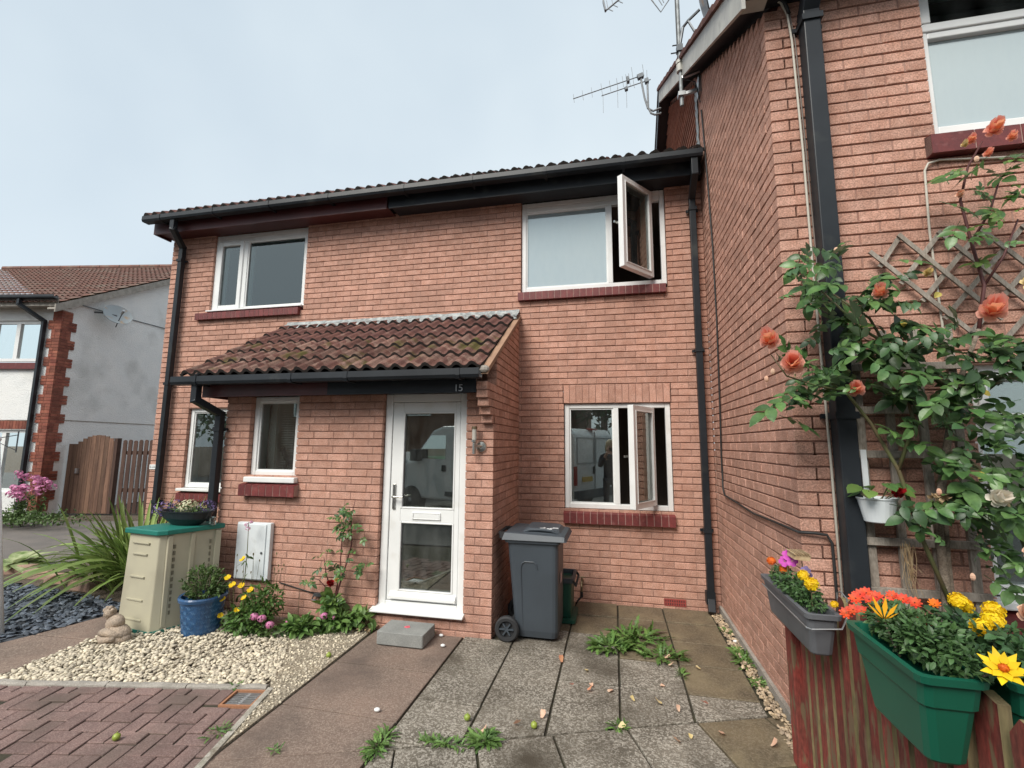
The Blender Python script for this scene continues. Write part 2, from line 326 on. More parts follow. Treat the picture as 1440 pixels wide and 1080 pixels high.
        if bevel:
            b = o.modifiers.new('bevel', 'BEVEL'); b.width = bevel; b.segments = 2; b.limit_method = 'ANGLE'; b.angle_limit = rad(35)
        return o
def mesh_of(mb, name, mats, smooth=False):
    me = bpy.data.meshes.new(name); me.from_pydata(mb.v, [], mb.f)
    for m in (mats if isinstance(mats, (list, tuple)) else [mats]): me.materials.append(m)
    if any(mb.mi): me.polygons.foreach_set('material_index', mb.mi)
    if smooth: me.polygons.foreach_set('use_smooth', [True]*len(me.polygons))
    return me
def rrect(x0, x1, y0, y1, z, r, n=3):
    pts = []
    for cx, cy, a0 in ((x1-r, y1-r, 0), (x0+r, y1-r, 90), (x0+r, y0+r, 180), (x1-r, y0+r, 270)):
        for i in range(n+1):
            a = rad(a0 + 90*i/n); pts.append((cx + r*math.cos(a), cy + r*math.sin(a), z))
    return pts
def sheet(name, poly, z, mat, kind='structure', thick=0, parent=None):
    mb = MB(); n = len(poly)
    if thick: mb.loft([[(x, y, z-thick) for x, y in poly], [(x, y, z) for x, y in poly]])
    else: mb.add([(x, y, z) for x, y in poly], [tuple(range(n))])
    o = mb.build(name, mat, parent); 
    if kind: o['kind'] = kind
    return o
def frame_mat(d, n):
    d = Vector(d).normalized(); n = Vector(n); x = d.cross(n)
    x = x.normalized() if x.length > 1e-5 else d.orthogonal().normalized(); n = x.cross(d)
    return Matrix((x, d, n)).transposed()
def rvec(z=0.0):
    v = Vector((R_.gauss(0,1), R_.gauss(0,1), R_.gauss(0,1))).normalized(); v.z += z
    return v.normalized()

# ---------------------------------------------------------------- brickwork
H15 = thing('terraced_house', 'pink brick terraced house numbered 15 with a white half glazed front door and black gutters', 'house', (-2, 0, 0), 'brick houses of the terrace')
HL = thing('terraced_house', 'brick end of terrace house with maroon fascia boards and a net curtain upstairs', 'house', (-5.5, 0, 0), 'brick houses of the terrace')
HR = thing('terraced_house', 'taller brick house with a gable verge, projecting forward beside the patio, roses on its wall', 'house', (1.5, -2, 0), 'brick houses of the terrace')
PARTY = -3.80
BRICKS = []                     # (owner, kind, c, u0, u1, z0, z1)
MORT = {H15: MB(), HL: MB(), HR: MB()}
def wpt(kind, c, u, d, z): return (u, c+d, z) if kind == 'F' else (c+d, u, z) if kind == 'L' else (c-d, u, z)
def mbox(mb, kind, c, u0, u1, d0, d1, z0, z1):
    p = [wpt(kind, c, u, d, z) for u in (u0, u1) for d in (d0, d1) for z in (z0, z1)]
    xs, ys, zs_ = zip(*p); mb.box(min(xs), max(xs), min(ys), max(ys), min(zs_), max(zs_))
def sub(iv, cut):
    out = []
    for a, b in iv:
        if cut[1] <= a or cut[0] >= b: out.append((a, b)); continue
        if cut[0] > a: out.append((a, cut[0]))
        if cut[1] < b: out.append((cut[1], b))
    return out
def lay(kind, c, owner, z0, ks, span, openings, perp, dep=.1):
    for k in ks:
        zb, zt = z0 + .075*k, z0 + .075*(k+1); zm = (zb+zt)/2
        iv = [span(k, zb, zt)]
        for o in openings:
            if o[2] - .001 < zm < o[3] + .001: iv = sub(iv, o[:2])
        for a, b in iv:
            if b - a < .02: continue
            off = perp(k); n0 = math.floor((a-off)/.225); ps = [off + .225*i for i in range(n0, n0 + int((b-a)/.225) + 3)]
            ps = [q for q in ps if a + .045 < q < b - .045]
            ed = [a] + ps + [b]
            for i in range(len(ed)-1):
                BRICKS.append((owner((ed[i]+ed[i+1])/2), kind, c, ed[i] + (.005 if i else 0), ed[i+1] - (.005 if i < len(ed)-2 else 0), zb+.005, zt-.005))
            cuts = [a] + ([PARTY] if kind == 'F' and a < PARTY < b else []) + [b]
            for i in range(len(cuts)-1):
                lo = cuts[i] + (.008 if i == 0 else 0); hi = cuts[i+1] - (.008 if i == len(cuts)-2 else 0)
                if hi - lo > .02: mm = MORT[owner((lo+hi)/2)]; mbox(mm, kind, c, lo, hi, .004, dep, zb+.0052, zt-.0052); mbox(mm, kind, c, lo+.0004, hi-.0004, .0105, dep-.001, zb-.0051, zb+.0051)
own = lambda u: HL if u < PARTY else H15
par = lambda e, o: (lambda k: e if k % 2 == 0 else o)
LWO = (-1.632, -.43, 1.0, 2.2)
lay('F', 0.0, own, .1, range(-2, 63), lambda k, a, b: (-7.56, 0.0),
    [(-6.80, -5.235, 3.55, 5), (-2.155, -.41, 3.55, 5), LWO, (LWO[0]-.01, LWO[1]+.01, 2.2, 2.425), (-6.985, -5.75, 1.075, 2.2), (-5.08, -2.27, -1, 3.2)], par(-.23, -.3425))
for i in range(16):             # soldier course over the lower window
    u = LWO[0] - .005 + i*.0755
    BRICKS.append((H15, 'F', 0.0, u+.004, u+.0715, 2.205, 2.42))
mbox(MORT[H15], 'F', 0.0, LWO[0]-.002, LWO[1]+.002, .007, .1, 2.203, 2.42)
PY, PX = -1.2, -2.17            # porch front and porch side wall
lay('F', PY, own, .114, range(-2, 29), lambda k, a, b: (-5.17, PX if k % 2 else PX), [(-4.862, -4.28, 1.389, 2.4), (-3.315, -2.44, -1 if False else .114, 2.4)], par(PX-.11, PX-.165))
ROOFY = lambda Y: 3.29 + .60*Y  # underside of the porch roof tiles
def pspan(k, zb, zt):
    a = -1.2 + .1025*1.0
    return (max(-1.095, (zt-3.27)/.6 if False else -1.095), -.002)
def porch_side(k, zb, zt):
    lim = (zt - 3.27)/.60        # Y where the roof slope passes this height
    return (max(-1.095, lim), -.002)
lay('R', PX, lambda u: H15, .114, range(-2, 42), porch_side, [], par(-.18, -.2925))
cz = [1.915, 1.99, 2.065, 2.14, 2.215, 2.29]; co = [-1.265, -1.33, -1.39, -1.43, -1.44, -1.44]
for i in range(5):               # corbelled end of the side wall under the gutter
    BRICKS.append((H15, 'F', co[i], PX-.105, PX, cz[i]+.004, cz[i]+.071))
    lo = co[i]+.1
    if -1.2 - lo > .01: pass
    mbox(MORT[H15], 'F', co[i], PX-.10, PX-.008, .012, 1.2-abs(co[i])+.24, cz[i]-.002, cz[i]+.074)
    BRICKS.append((H15, 'R', PX+.0006, co[i]+.1025, -1.097, cz[i]+.004, cz[i]+.071))
# gabled house: front wall and side wall share a bonded corner
RY = -2.32
VZ = lambda Y: 4.66 + .64*(Y + 2.37)
lay('F', RY, lambda u: HR, .1, range(-1, 62), lambda k, a, b: (0.0 if k % 2 == 0 else .1125, 3.2),
    [(.905, 2.35, 3.625, 4.75), (.93, 2.35, .85, 2.2)], par(.225, .1125))
def side_span(k, zb, zt):
    lo = RY + (.1125 if k % 2 == 0 else 0.0); lim = (zt + .02 - 4.66)/.64 - 2.37
    return (max(lo, lim), -.004)
lay('L', 0.0, lambda u: HR, .1, range(-1, 84), side_span, [], par(RY+.1125, RY+.225))
# choose the 300 bricks of each house that show largest
def shown(b):
    ow, kind, c, u0, u1, z0, z1 = b
    q = [project(wpt(kind, c, u, 0, z)) for u, z in ((u0, z0), (u1, z0), (u1, z1), (u0, z1))]
    if any(v is None for v in q): return 0
    if not (-10 < sum(v[0] for v in q)/4 < 1450 and -10 < sum(v[1] for v in q)/4 < 1090): return 0
    a = 0
    for i in range(4): a += q[i][0]*q[(i+1)%4][1] - q[(i+1)%4][0]*q[i][1]
    if kind == 'F' and c == 0.0 and (u0 > -.03 or u0 < -7.5): a *= .5
    if kind == 'L' and z1 < 1.0 and u0 < -1.6: return 0
    return abs(a)/2
def brick_mb(L, H, var):
    rr = random.Random(var*97 + int(L*1000)); c = .0035
    j = lambda s=.0012: rr.uniform(-s, s)
    x, z = L/2, H/2; mb = MB()
    fr = [(-x+c+j(), j(.0016), -z+c+j()), (x-c+j(), j(.0016), -z+c+j()), (x-c+j(), j(.0016), z-c+j()), (-x+c+j(), j(.0016), z-c+j())]
    md = [(-x, c, -z), (x, c, -z), (x, c, z), (-x, c, z)]; bk = [(a, .1, b) for a, _, b in md]
    mb.add(fr + md + bk, [(0,1,2,3)] + [(i, 4+i, 4+(i+1)%4, (i+1)%4) for i in range(4)] + [(4+i, 8+i, 8+(i+1)%4, 4+(i+1)%4) for i in range(4)])
    return mb
BM = {}
def brick_mesh(L, H, var):
    key = (round(L, 3), round(H, 3), var)
    if key not in BM: BM[key] = mesh_of(brick_mb(*key), 'brick', BRICK)
    return BM[key]
RZ = {'F': 0.0, 'L': -math.pi/2, 'R': math.pi/2}
groups = {}
for b in BRICKS: groups.setdefault(b[0], []).append((shown(b), b))
for ow, lst in groups.items():
    lst.sort(key=lambda t: -t[0]); rest = MB()
    for i, (a, b) in enumerate(lst):
        _, kind, c, u0, u1, z0, z1 = b; pr = R_.uniform(-.0012, .0012); var = R_.randrange(5)
        loc = wpt(kind, c, (u0+u1)/2, pr, (z0+z1)/2)
        if i < 300: place('brick', brick_mesh(u1-u0, z1-z0, var), ow, loc, (0, R_.uniform(-.006, .006), RZ[kind]))
        else:
            mb = brick_mb(u1-u0, z1-z0, var); m = Matrix.Rotation(RZ[kind], 3, 'Z'); lv = Vector(loc)
            rest.add([m @ Vector(v) + lv for v in mb.v], mb.f)
    o = rest.build('brickwork', BRICK, ow); o['kind'] = 'stuff'
    MORT[ow].build('wall', MORTAR, ow)

# ---------------------------------------------------------------- windows, doors, sills
def ring(mb, x0, x1, z0, z1, w, y0, y1, wb=None):
    wb = wb or w
    mb.box(x0, x0+w, y0, y1, z0, z1); mb.box(x1-w, x1, y0, y1, z0, z1)
    mb.box(x0+w+.0003, x1-w-.0003, y0+.0012, y1, z0, z0+wb); mb.box(x0+w+.0003, x1-w-.0003, y0+.0012, y1, z1-w, z1)
def room(house, x0, x1, z0, z1, y, depth=1.6, mat=None):
    mb = MB(); x0 -= .25; x1 += .25; z0 -= .3; z1 += .1
    mb.add([(x0,y,z0),(x1,y,z0),(x1,y,z1),(x0,y,z1),(x0,y+depth,z0),(x1,y+depth,z0),(x1,y+depth,z1),(x0,y+depth,z1)],
           [(4,5,6,7),(0,4,7,3),(1,2,6,5),(3,7,6,2),(0,1,5,4)])
    mb.build('room_wall', mat or ROOM, house)
def window(house, x0, x1, z0, z1, y, lights, head=0.0, g=None, fw_=.055, reveal=True):
    """lights: (xa, xb, kind) with kind fixed / sash / open; mullion between neighbours"""
    mb = MB(); ring(mb, x0, x1, z0, z1, fw_, y, y+.07)
    for i in range(len(lights)-1): mb.box(lights[i][1], lights[i+1][0], y+.0024, y+.07, z0+fw_, z1-fw_-head)
    if head: mb.box(x0+fw_+.0005, x1-fw_-.0005, y+.004, y+.07, z1-fw_-head, z1-fw_+.001)
    w = mb.build('window', PVC, house, bevel=.006)
    for xa, xb, kind in lights:
        za, zb = z0+fw_, z1-fw_-head
        if kind == 'fixed':
            mb = MB(); ring(mb, xa, xb, za, zb, .016, y+.014, y+.055); mb.build('bead', PVC, w)
            MB().box(xa+.005, xb-.005, y+.03, y+.05, za+.005, zb-.005).build('pane', g or GLASS, w)
        elif kind == 'sash':
            mb = MB(); ring(mb, xa-.018, xb+.018, za-.018, zb+.018, .062, y-.016, y+.05); mb.build('sash', PVC, w, bevel=.006)
            MB().box(xa+.03, xb-.03, y+.018, y+.038, za+.03, zb-.03).build('pane', g or GLASS, w)
    # reveal lining inside the wall
    if reveal:
        mb = MB(); d = .10
        for a in ((x0-.02, x0-.002), (x1+.002, x1+.02)): mb.box(*a, y+.05, y+.07+d, z0-.02, z1+.02)
        mb.box(x0-.002, x1+.002, y+.071, y+.07+d, z0-.022, z0-.002); mb.build('inner_reveal', ROOMW, w)
    return w
def open_sash(w, hx, hy, wd, z0, z1, ang, g=GLASS, handle=True):
    """casement hinged on its right side at (hx, hy), swung out by ang degrees"""
    m = Matrix.Rotation(rad(ang), 4, 'Z'); m.translation = Vector((hx, hy, 0))
    def tr(mb): mb.v = [tuple(m @ Vector(v)) for v in mb.v]; return mb
    mb = MB(); ring(mb, -wd, 0, z0, z1, .06, -.03, .035); ring(mb, -wd+.052, -.052, z0+.052, z1-.052, .014, -.036, -.028); tr(mb).build('casement', PVC, w, bevel=.005)
    tr(MB().box(-wd+.05, -.05, -.008, .012, z0+.05, z1-.05)).build('pane', g, w)
    if handle:
        mb = MB(); zc = (z0+z1)/2; mb.box(-wd+.018, -wd+.042, .035, .047, zc-.07, zc+.05); mb.box(-wd+.02, -wd+.036, .047, .075, zc-.01, zc+.012); mb.box(-wd-.03, -wd+.036, .062, .076, zc-.012, zc+.012)
        tr(mb).build('handle', CHROME, w)
    mb = MB(); mb.box(-.25, -.02, .03, .036, z0+.01, z0+.02); tr(mb); mb.build('stay', METAL, w)
def brick_sill(house, x0, x1, zt, zb, y=-.055, yb=.05, n=None, sl=.03, name='window_sill'):
    n = n or max(2, round((x1-x0)/.077)); st = (x1-x0)/n; mb = MB()
    prof = lambda e: [(y+e, zb+e), (yb, zb+e), (yb, zt+sl-e), (y+e, zt-e)]
    mb.extr(prof(.004), x0+.004, x1-.004); s = mb.build(name, SILLM, house)
    bm_ = MB(); bm_.extr([(a-y, b-zb) for a, b in prof(0)], -st/2+.004, st/2-.004); me = mesh_of(bm_, 'sill_brick', SILLRED)
    for i in range(n): place('brick', me, s, (x0+st*(i+.5), y+R_.uniform(-.001, .001), zb))
    return s
# number 15
w = window(H15, -2.15, -.415, 3.60, 4.775, .035, [(-2.095, -1.09, 'fixed'), (-1.03, -.47, 'none')], head=.07, g=GLASSU)
open_sash(w, -.585, .0, .57, 3.665, 4.735, 52)
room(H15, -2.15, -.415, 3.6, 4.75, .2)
brick_sill(H15, -2.186, -.435, 3.577, 3.478)
w = window(H15, -1.627, -.435, 1.0, 2.2, .035, [(-1.57, -1.065, 'fixed'), (-1.005, -.49, 'none')])
open_sash(w, -.636, .0, .515, 1.066, 2.14, 61)
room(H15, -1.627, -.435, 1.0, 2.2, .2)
brick_sill(H15, -1.643, -.425, .955, .842)
# neighbour
w = window(HL, -6.80, -5.24, 3.60, 4.775, .035, [(-6.72, -6.33, 'sash'), (-6.245, -5.295, 'fixed')], head=.07, g=GLASSN)
room(HL, -6.80, -5.24, 3.6, 4.75, .6, mat=ROOMW); brick_sill(HL, -6.985, -5.27, 3.577, 3.482)
MB().box(-6.83, -5.25, -.03, .03, 3.605, 3.622).build('sill_board', PVC, HL)
w = window(HL, -6.98, -5.755, 1.09, 2.2, .045, [(-6.925, -5.81, 'fixed')]); room(HL, -6.98, -5.755, 1.1, 2.2, .7)
brick_sill(HL, -7.01, -5.7, 1.02, .92); MB().box(-7.0, -5.73, -.075, .045, 1.052, 1.088).build('sill_board', PVC, HL, bevel=.006)
w = window(HL, -4.857, -4.285, 1.37, 2.21, PY+.055, [(-4.80, -4.34, 'fixed')], reveal=False)
brick_sill(HL, -4.88, -4.215, 1.29, 1.178, y=PY-.075, yb=PY+.03, n=8, sl=.02)
MB().box(-4.845, -4.24, PY-.055, PY+.06, 1.313, 1.368).build('sill_board', PVC, HL, bevel=.008)
# gabled house
w = window(HR, .91, 2.35, 3.66, 4.75, RY+.06, [(.965, 2.295, 'none')])
mb = MB(); mb.box(.965, 2.295, RY+.062, RY+.13, 4.33, 4.375); mb.box(.93, 2.33, RY+.05, RY+.12, 4.375, 4.43); mb.box(.925, .985, RY+.046, RY+.12, 4.432, 4.74); mb.build('transom', PVC, w, bevel=.006)
MB().box(.96, 2.3, RY+.095, RY+.115, 3.71, 4.335).build('pane', GLASSU, w); MB().box(.98, 2.3, RY+.09, RY+.11, 4.42, 4.70).build('pane', GLASSD, w)
room(HR, .91, 2.35, 3.66, 4.7, RY+.2); brick_sill(HR, .84, 2.42, 3.595, 3.475, y=RY-.06, yb=RY+.05, n=7)
w = window(HR, .935, 2.35, .92, 2.2, RY+.06, [(.99, 2.295, 'none')])
mb = MB(); mb.box(.99, 2.295, RY+.062, RY+.13, 1.80, 1.86); ring(mb, .985, 2.30, 1.865, 2.15, .05, RY+.04, RY+.12); mb.build('transom', PVC, w, bevel=.006)
MB().box(.985, 2.3, RY+.09, RY+.11, .97, 1.81).build('pane', GLASS, w); MB().box(1.0, 2.29, RY+.07, RY+.09, 1.88, 2.14).build('pane', GLASS, w)
room(HR, .935, 2.35, .95, 2.15, RY+.2); brick_sill(HR, .86, 2.42, .83, .73, y=RY-.06, yb=RY+.05, n=7)
MB().box(.90, 2.38, RY-.035, RY+.06, .868, .915).build('sill_board', PVC, HR, bevel=.008)
# front door of number 15
DY = PY + .05
mb = MB(); mb.box(-3.308, -3.235, DY, DY+.07, .19, 2.215); mb.box(-2.515, -2.442, DY, DY+.07, .19, 2.215); mb.box(-3.2345, -2.5155, DY+.001, DY+.07, 2.135, 2.215)
mb.box(-3.2345, -2.5155, DY+.002, DY+.07, .19, .235)
door = mb.build('front_door', PVC, H15, bevel=.006)
mb = MB(); y0 = DY+.012
mb.box(-3.23, -3.118, y0, DY+.06, .24, 2.13); mb.box(-2.566, -2.52, y0, DY+.06, .24, 2.13)
mb.box(-3.1178, -2.5662, y0+.001, DY+.06, 2.035, 2.13); mb.box(-3.1178, -2.5662, y0+.001, DY+.06, .97, 1.093); mb.box(-3.1178, -2.5662, y0+.001, DY+.06, .24, .325)
for za, zb in ((.325, .97), (1.093, 2.035)): ring(mb, -3.118, -2.566, za, zb, .016, y0-.006, y0+.02)
mb.build('door_leaf', PVC, door, bevel=.005)
MB().extr([(y0-.035, .262), (y0-.035, .285), (y0+.002, .325), (y0+.002, .262)], -3.19, -2.53).build('rain_deflector', PVC, door)
MB().box(-3.115, -2.57, y0+.02, y0+.04, .33, .965).build('pane', GLASSD, door); MB().box(-3.115, -2.57, y0+.02, y0+.04, 1.098, 2.03).build('pane', GLASSD, door)
mb = MB(); ring(mb, -2.99, -2.70, .995, 1.062, .012, y0-.012, y0+.002); mb.box(-2.976, -2.714, y0-.008, y0+.002, 1.007, 1.05); mb.build('letterbox', PVC, door, bevel=.003)
mb = MB(); mb.box(-3.202, -3.172, y0-.014, y0, 1.085, 1.325); mb.tube([(-3.187, y0-.012, 1.205), (-3.187, y0-.05, 1.205), (-3.17, y0-.056, 1.205), (-3.07, y0-.056, 1.205)], .0095, 8); mb.build('handle', CHROME, door, bevel=.003)
mb = MB(); mb.extr([(PY-.06, .155), (PY-.06, .172), (DY, .20), (DY+.07, .20), (DY+.07, .155)], -3.345, -2.425); mb.build('door_sill', PVC, door, bevel=.005)
mb = MB(); mb.box(-3.315, -2.44, PY+.03, PY+.1, -.05, .153); mb.build('brickwork', BRICK, H15)
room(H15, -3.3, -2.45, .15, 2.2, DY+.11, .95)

# ---------------------------------------------------------------- eaves, gutters, pipes
GUT = [(-.058,.012),(-.062,-.045),(-.048,-.072),(.046,-.072),(.056,-.05),(.056,.0),(.048,.0),(.046,-.045),(.036,-.062),(-.036,-.062),(-.050,-.04),(-.047,.012)]
def gutter(house, x0, x1, y, z, every=.9):
    g = MB().extr([(y+a, z+b) for a, b in GUT], x0, x1).build('gutter', BLACK, house)
    n = int((x1-x0)/every)
    for i in range(n+1):
        xb = x0 + .3 + i*every
        if xb > x1-.05: break
        mb = MB(); mb.extr([(y+a*1.1, z+b*1.1-.001) for a, b in GUT[:6]] + [(y+.05, z+.004), (y-.05, z+.015)], xb-.018, xb+.018)
        mb.box(xb-.015, xb+.015, y+.05, y+.118, z-.078, z-.05); mb.build('bracket', BLACK, g)
    return g
def sqtube(mb, pts, w, up=(1, 0, 0)):
    for a, b in zip(pts[:-1], pts[1:]):
        a, b = Vector(a), Vector(b); d = (b-a).normalized()*(w*.42); mb.beam(a - d*(a != Vector(pts[0])), b + d*(b != Vector(pts[-1])), w, w, up)
for hs, xa, xb, mf in ((HL, -7.66, PARTY-.09, MAROON), (H15, PARTY-.09, -.045, BLACK)):
    gutter(hs, xa, xb, -.375, 4.945)
    MB().box(max(xa+.03, -7.63), xb, -.265, -.24, 4.752, 4.945).build('fascia', mf, hs)
    MB().box(max(xa+.05, -7.60), xb-.001, -.24, .02, 4.778, 4.79).build('soffit', SOFFIT if hs is H15 else MAROON, hs)
MB().box(-7.63, -7.605, -.2405, .0, 4.75, 4.95).build('box_end', MAROON, HL)
for hs, xa, xb, mf in ((HL, -5.50, PARTY, MAROON), (H15, PARTY, -2.205, BLACK)):
    gutter(hs, xa, xb, -1.545, 2.375, 1.1)
    MB().box(max(xa, -5.27), min(xb, -2.28), -1.43, -1.405, 2.19, 2.39).build('fascia', mf, hs)
    MB().box(max(xa, -5.25), min(xb, -2.28), -1.405, PY-.002, 2.222, 2.23).build('soffit', MAROON if hs is HL else SOFFIT, hs)
MB().box(-5.27, -5.245, -1.405, -.0, 2.19, 2.40).build('box_end', MAROON, HL)
def pipe(house, pts, w=.066, clips=(), mat=BLACK):
    mb = MB(); sqtube(mb, pts, w); o = mb.build('downpipe', mat, house, bevel=.006)
    for (x, y, z) in clips:
        m2 = MB(); m2.box(x-w*.62, x+w*.62, y-w*.62, y+w*.62, z-.02, z+.02); m2.box(x-w*.95, x+w*.95, y+w*.45, y+w*.62+.01, z-.014, z+.014); m2.build('clip', mat, o)
    return o
pipe(H15, [(-.130, -.375, 4.90), (-.130, -.375, 4.70), (-.120, -.075, 4.56), (-.115, -.075, .16), (-.125, -.16, .03)], .07, [(-.118, -.075, z) for z in (4.43, 2.77, .83)])
mb = MB(); mb.box(-.165, -.075, -.12, -.03, .10, .22); mb.build('pipe_shoe', BLACK, H15)
pipe(HL, [(-7.15, -.375, 4.90), (-7.15, -.375, 4.74), (-7.30, -.07, 4.60), (-7.315, -.07, .05)], .07, [(-7.31, -.07, z) for z in (4.4, 2.55, .9)])
pipe(HL, [(-5.235, -1.535, 2.32), (-5.235, -1.535, 2.15), (-5.185, -1.265, 2.02), (-5.185, -1.265, .05)], .07, [(-5.185, -1.265, 1.86), (-5.185, -1.265, .6)])
pipe(HR, [(.236, -2.525, 4.76), (.236, -2.525, 4.70), (.240, -2.39, 4.54), (.236, -2.39, .05)], .098, [(.24, -2.39, 4.47), (.238, -2.39, 1.9)])
fc = bpy.data.curves.new('house_number', 'FONT'); fc.body = '15'; fc.size = .092; fc.extrude = .004; fc.materials.append(METAL); fc.space_character = .95
o = bpy.data.objects.new('house_number', fc); COL.objects.link(o); bpy.context.view_layer.update()
me = bpy.data.meshes.new_from_object(o.evaluated_get(bpy.context.evaluated_depsgraph_get())); bpy.data.objects.remove(o)
place('house_number', me, H15, (-2.49, -1.437, 2.20), (rad(90), 0, 0))
# roofs
def tile_profile(w, n=12):
    pts = []
    for i in range(n+1):
        u = i/n; ph = (u*2) % 1.0 if i < n else 1.0
        pts.append((w*u - w/2, .044*max(0, math.sin(math.pi*min(1, max(0, (ph-.12)/.76))))**.9))
    return pts
def tile_mb(w, gauge, lift=.034, over=.07, n=12):
    pr = tile_profile(w, n); mb = MB(); L = gauge + over; vs = []
    for x, h in pr: vs += [(x, 0, h+lift), (x, 0, h), (x, L, h+lift-.036)]
    fs = []; ed = []
    for i in range(n):
        a, b = i*3, (i+1)*3; fs += [(a, b, b+2, a+2)]; ed += [(a+1, b+1, b, a)]
    ed += [(0, 2, 1), (n*3, n*3+1, n*3+2)]
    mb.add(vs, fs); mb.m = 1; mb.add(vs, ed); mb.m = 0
    return mb
def roof_course(owner, me, x0, n, w, y, z, ang, jit=.004):
    for i in range(n):
        x = x0 + w*(i+.5); place('roof_tile', me, owner(x), (x, y + R_.uniform(-jit, jit), z), (ang, 0, R_.uniform(-.006, .006)))
sl = math.atan(.60)
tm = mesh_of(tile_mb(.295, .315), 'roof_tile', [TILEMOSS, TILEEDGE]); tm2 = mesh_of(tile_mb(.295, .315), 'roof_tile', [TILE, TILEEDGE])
for r in range(6):
    s_ = .315*r; y = -1.525 + s_*math.cos(sl); z = 2.392 + s_*math.sin(sl)
    if r < 5: roof_course(own, tm if r < 3 else tm2, -5.46, 11, .295, y, z, sl)
    else:
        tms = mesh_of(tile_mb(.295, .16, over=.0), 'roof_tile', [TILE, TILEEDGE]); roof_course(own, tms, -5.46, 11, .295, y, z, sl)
for hs, xa, xb in ((HL, -5.44, PARTY), (H15, PARTY, -2.20)):
    MB().extr([(-1.50, 2.375), (-.005, 3.272), (-.005, 3.25), (-1.50, 2.35)], xa, xb).build('porch_roof_deck', SOFFIT, hs)
    mb = MB(); n = 26; vs = []
    for i in range(n+1):
        x = xa - (.02 if hs is HL else 0) + (xb - xa + (.03 if hs is H15 else .02))*i/n
        vs += [(x, -.004, 3.375+R_.uniform(-.005, .005)), (x, -.02, 3.345), (x, -.16+R_.uniform(-.02, .02), 3.262 + .018*math.sin(i*2.6)+R_.uniform(-.006, .006)), (x, -.16, 3.22)]
    mb.add(vs, [(i*4+j, i*4+j+1, i*4+j+5, i*4+j+4) for i in range(n) for j in range(3)]); mb.build('lead_flashing', LEAD, hs)
mb = MB(); L = [(-1.50, 2.345), (-.02, 3.235), (-.02, 3.285), (-1.50, 2.395)]
mb.extr(L, -2.215, -2.150); mb.build('verge_undercloak', UNDERCLOAK, H15)
mb = MB(); mb.ball((-2.185, -1.50, 2.39), (.05, .03, .035), 8, 5); mb.build('verge_mortar', CEMENT, H15)
# main roof: two eaves courses of single tiles, the rest one corrugated sheet
ms_ = math.atan(.60)
for r in range(2): roof_course(own, tm2, -7.68, 26, .2945, -.395 + .315*r*math.cos(ms_), 4.938 + .315*r*math.sin(ms_), ms_)
def corrugated(hs, x0, x1, ya, za, yb, zb, name='roof_slope', mat=TILE, courses=12, back=True):
    mb = MB(); nx = max(8, int((x1-x0)/.0245)); L = math.hypot(yb-ya, zb-za); dy, dz = (yb-ya)/L, (zb-za)/L
    for c in range(courses):
        vs = []
        for i in range(nx+1):
            x = x0 + (x1-x0)*i/nx; ph = ((x-x0)/.1475) % 1.0; h = .034*max(0, math.sin(math.pi*min(1, max(0, (ph-.18)/.64))))
            for t, e in ((c*L/courses, h+.0), (c*L/courses, h+.024), ((c+1)*L/courses, h+.003)):
                vs.append((x, ya+dy*t - dz*e, za+dz*t + dy*e))
        mb.add(vs, [(i*3+j, (i+1)*3+j, (i+1)*3+j+1, i*3+j+1) for i in range(nx) for j in range(2)])
    o = mb.build(name, mat, hs); o['kind'] = 'stuff'
    return o
for hs, xa, xb in ((HL, -7.68, PARTY), (H15, PARTY, -.02)):
    corrugated(hs, xa, xb, .13, 5.29, 3.6, 7.37)
    mb = MB(); mb.add([(xa, 3.6, 7.38), (xb, 3.6, 7.38), (xb, 7.4, 5.0), (xa, 7.4, 5.0)], [(0, 1, 2, 3)]); mb.add([(xa+.06, -.3, 4.95), (xb, -.3, 4.95), (xb, 3.55, 7.30), (xa+.06, 3.55, 7.30)], [(0, 1, 2, 3)]); mb.build('roof_underlay', SOFFIT, hs)
mb = MB(); mb.add([(-7.545, .1, 0), (-7.545, 7.2, 0), (-7.545, 7.2, 4.9), (-7.545, 3.6, 7.3), (-7.545, .1, 5.15)], [(0, 1, 2, 3, 4)]); mb.add([(-7.545, 7.2, 0), (-3.8, 7.2, 0), (-3.8, 7.2, 5), (-7.545, 7.2, 5)], [(0, 1, 2, 3)]); mb.build('rear_wall', MORTAR, HL)
# gabled house roof, verge and tile hanging
RID = (2.1, 7.52)
BL = lambda Y: 4.655 + .640*(Y+2.37)
mb = MB()
mb.extr([(-2.485, BL(-2.485)-.015), (RID[0], BL(RID[0])), (RID[0], BL(RID[0])+.215), (-2.485, BL(-2.485)+.215)], -.185, -.160); mb.build('barge_board', BARGE, HR)
mb = MB(); mb.extr([(RID[0], BL(RID[0])), (4.6, BL(RID[0])-1.62), (4.6, BL(RID[0])-1.40), (RID[0], BL(RID[0])+.215)], -.184, -.161); mb.build('rear_barge_board', SOFFIT, HR)  # near-black instead of cream: the shade on this board is in its colour
mb = MB(); mb.extr([(-2.47, BL(-2.47)+.06), (RID[0], BL(RID[0])+.06), (RID[0], BL(RID[0])+.09), (-2.47, BL(-2.47)+.09)], -.160, .1); mb.extr([(RID[0], BL(RID[0])+.06), (4.6, BL(RID[0])-1.56), (4.6, BL(RID[0])-1.53), (RID[0], BL(RID[0])+.09)], -.160, .1); mb.build('verge_soffit', SOFFIT, HR)
mb = MB(); nv = 14
for i in range(nv):              # verge tile ends stepping up the slope
    a, b = -2.52 + (RID[0]+2.52)*i/nv, -2.52 + (RID[0]+2.52)*(i+1)/nv
    mb.extr([(a, BL(a)+.222), (b, BL(b)+.216), (b, BL(b)+.262), (a, BL(a)+.285)], -.215, .1)
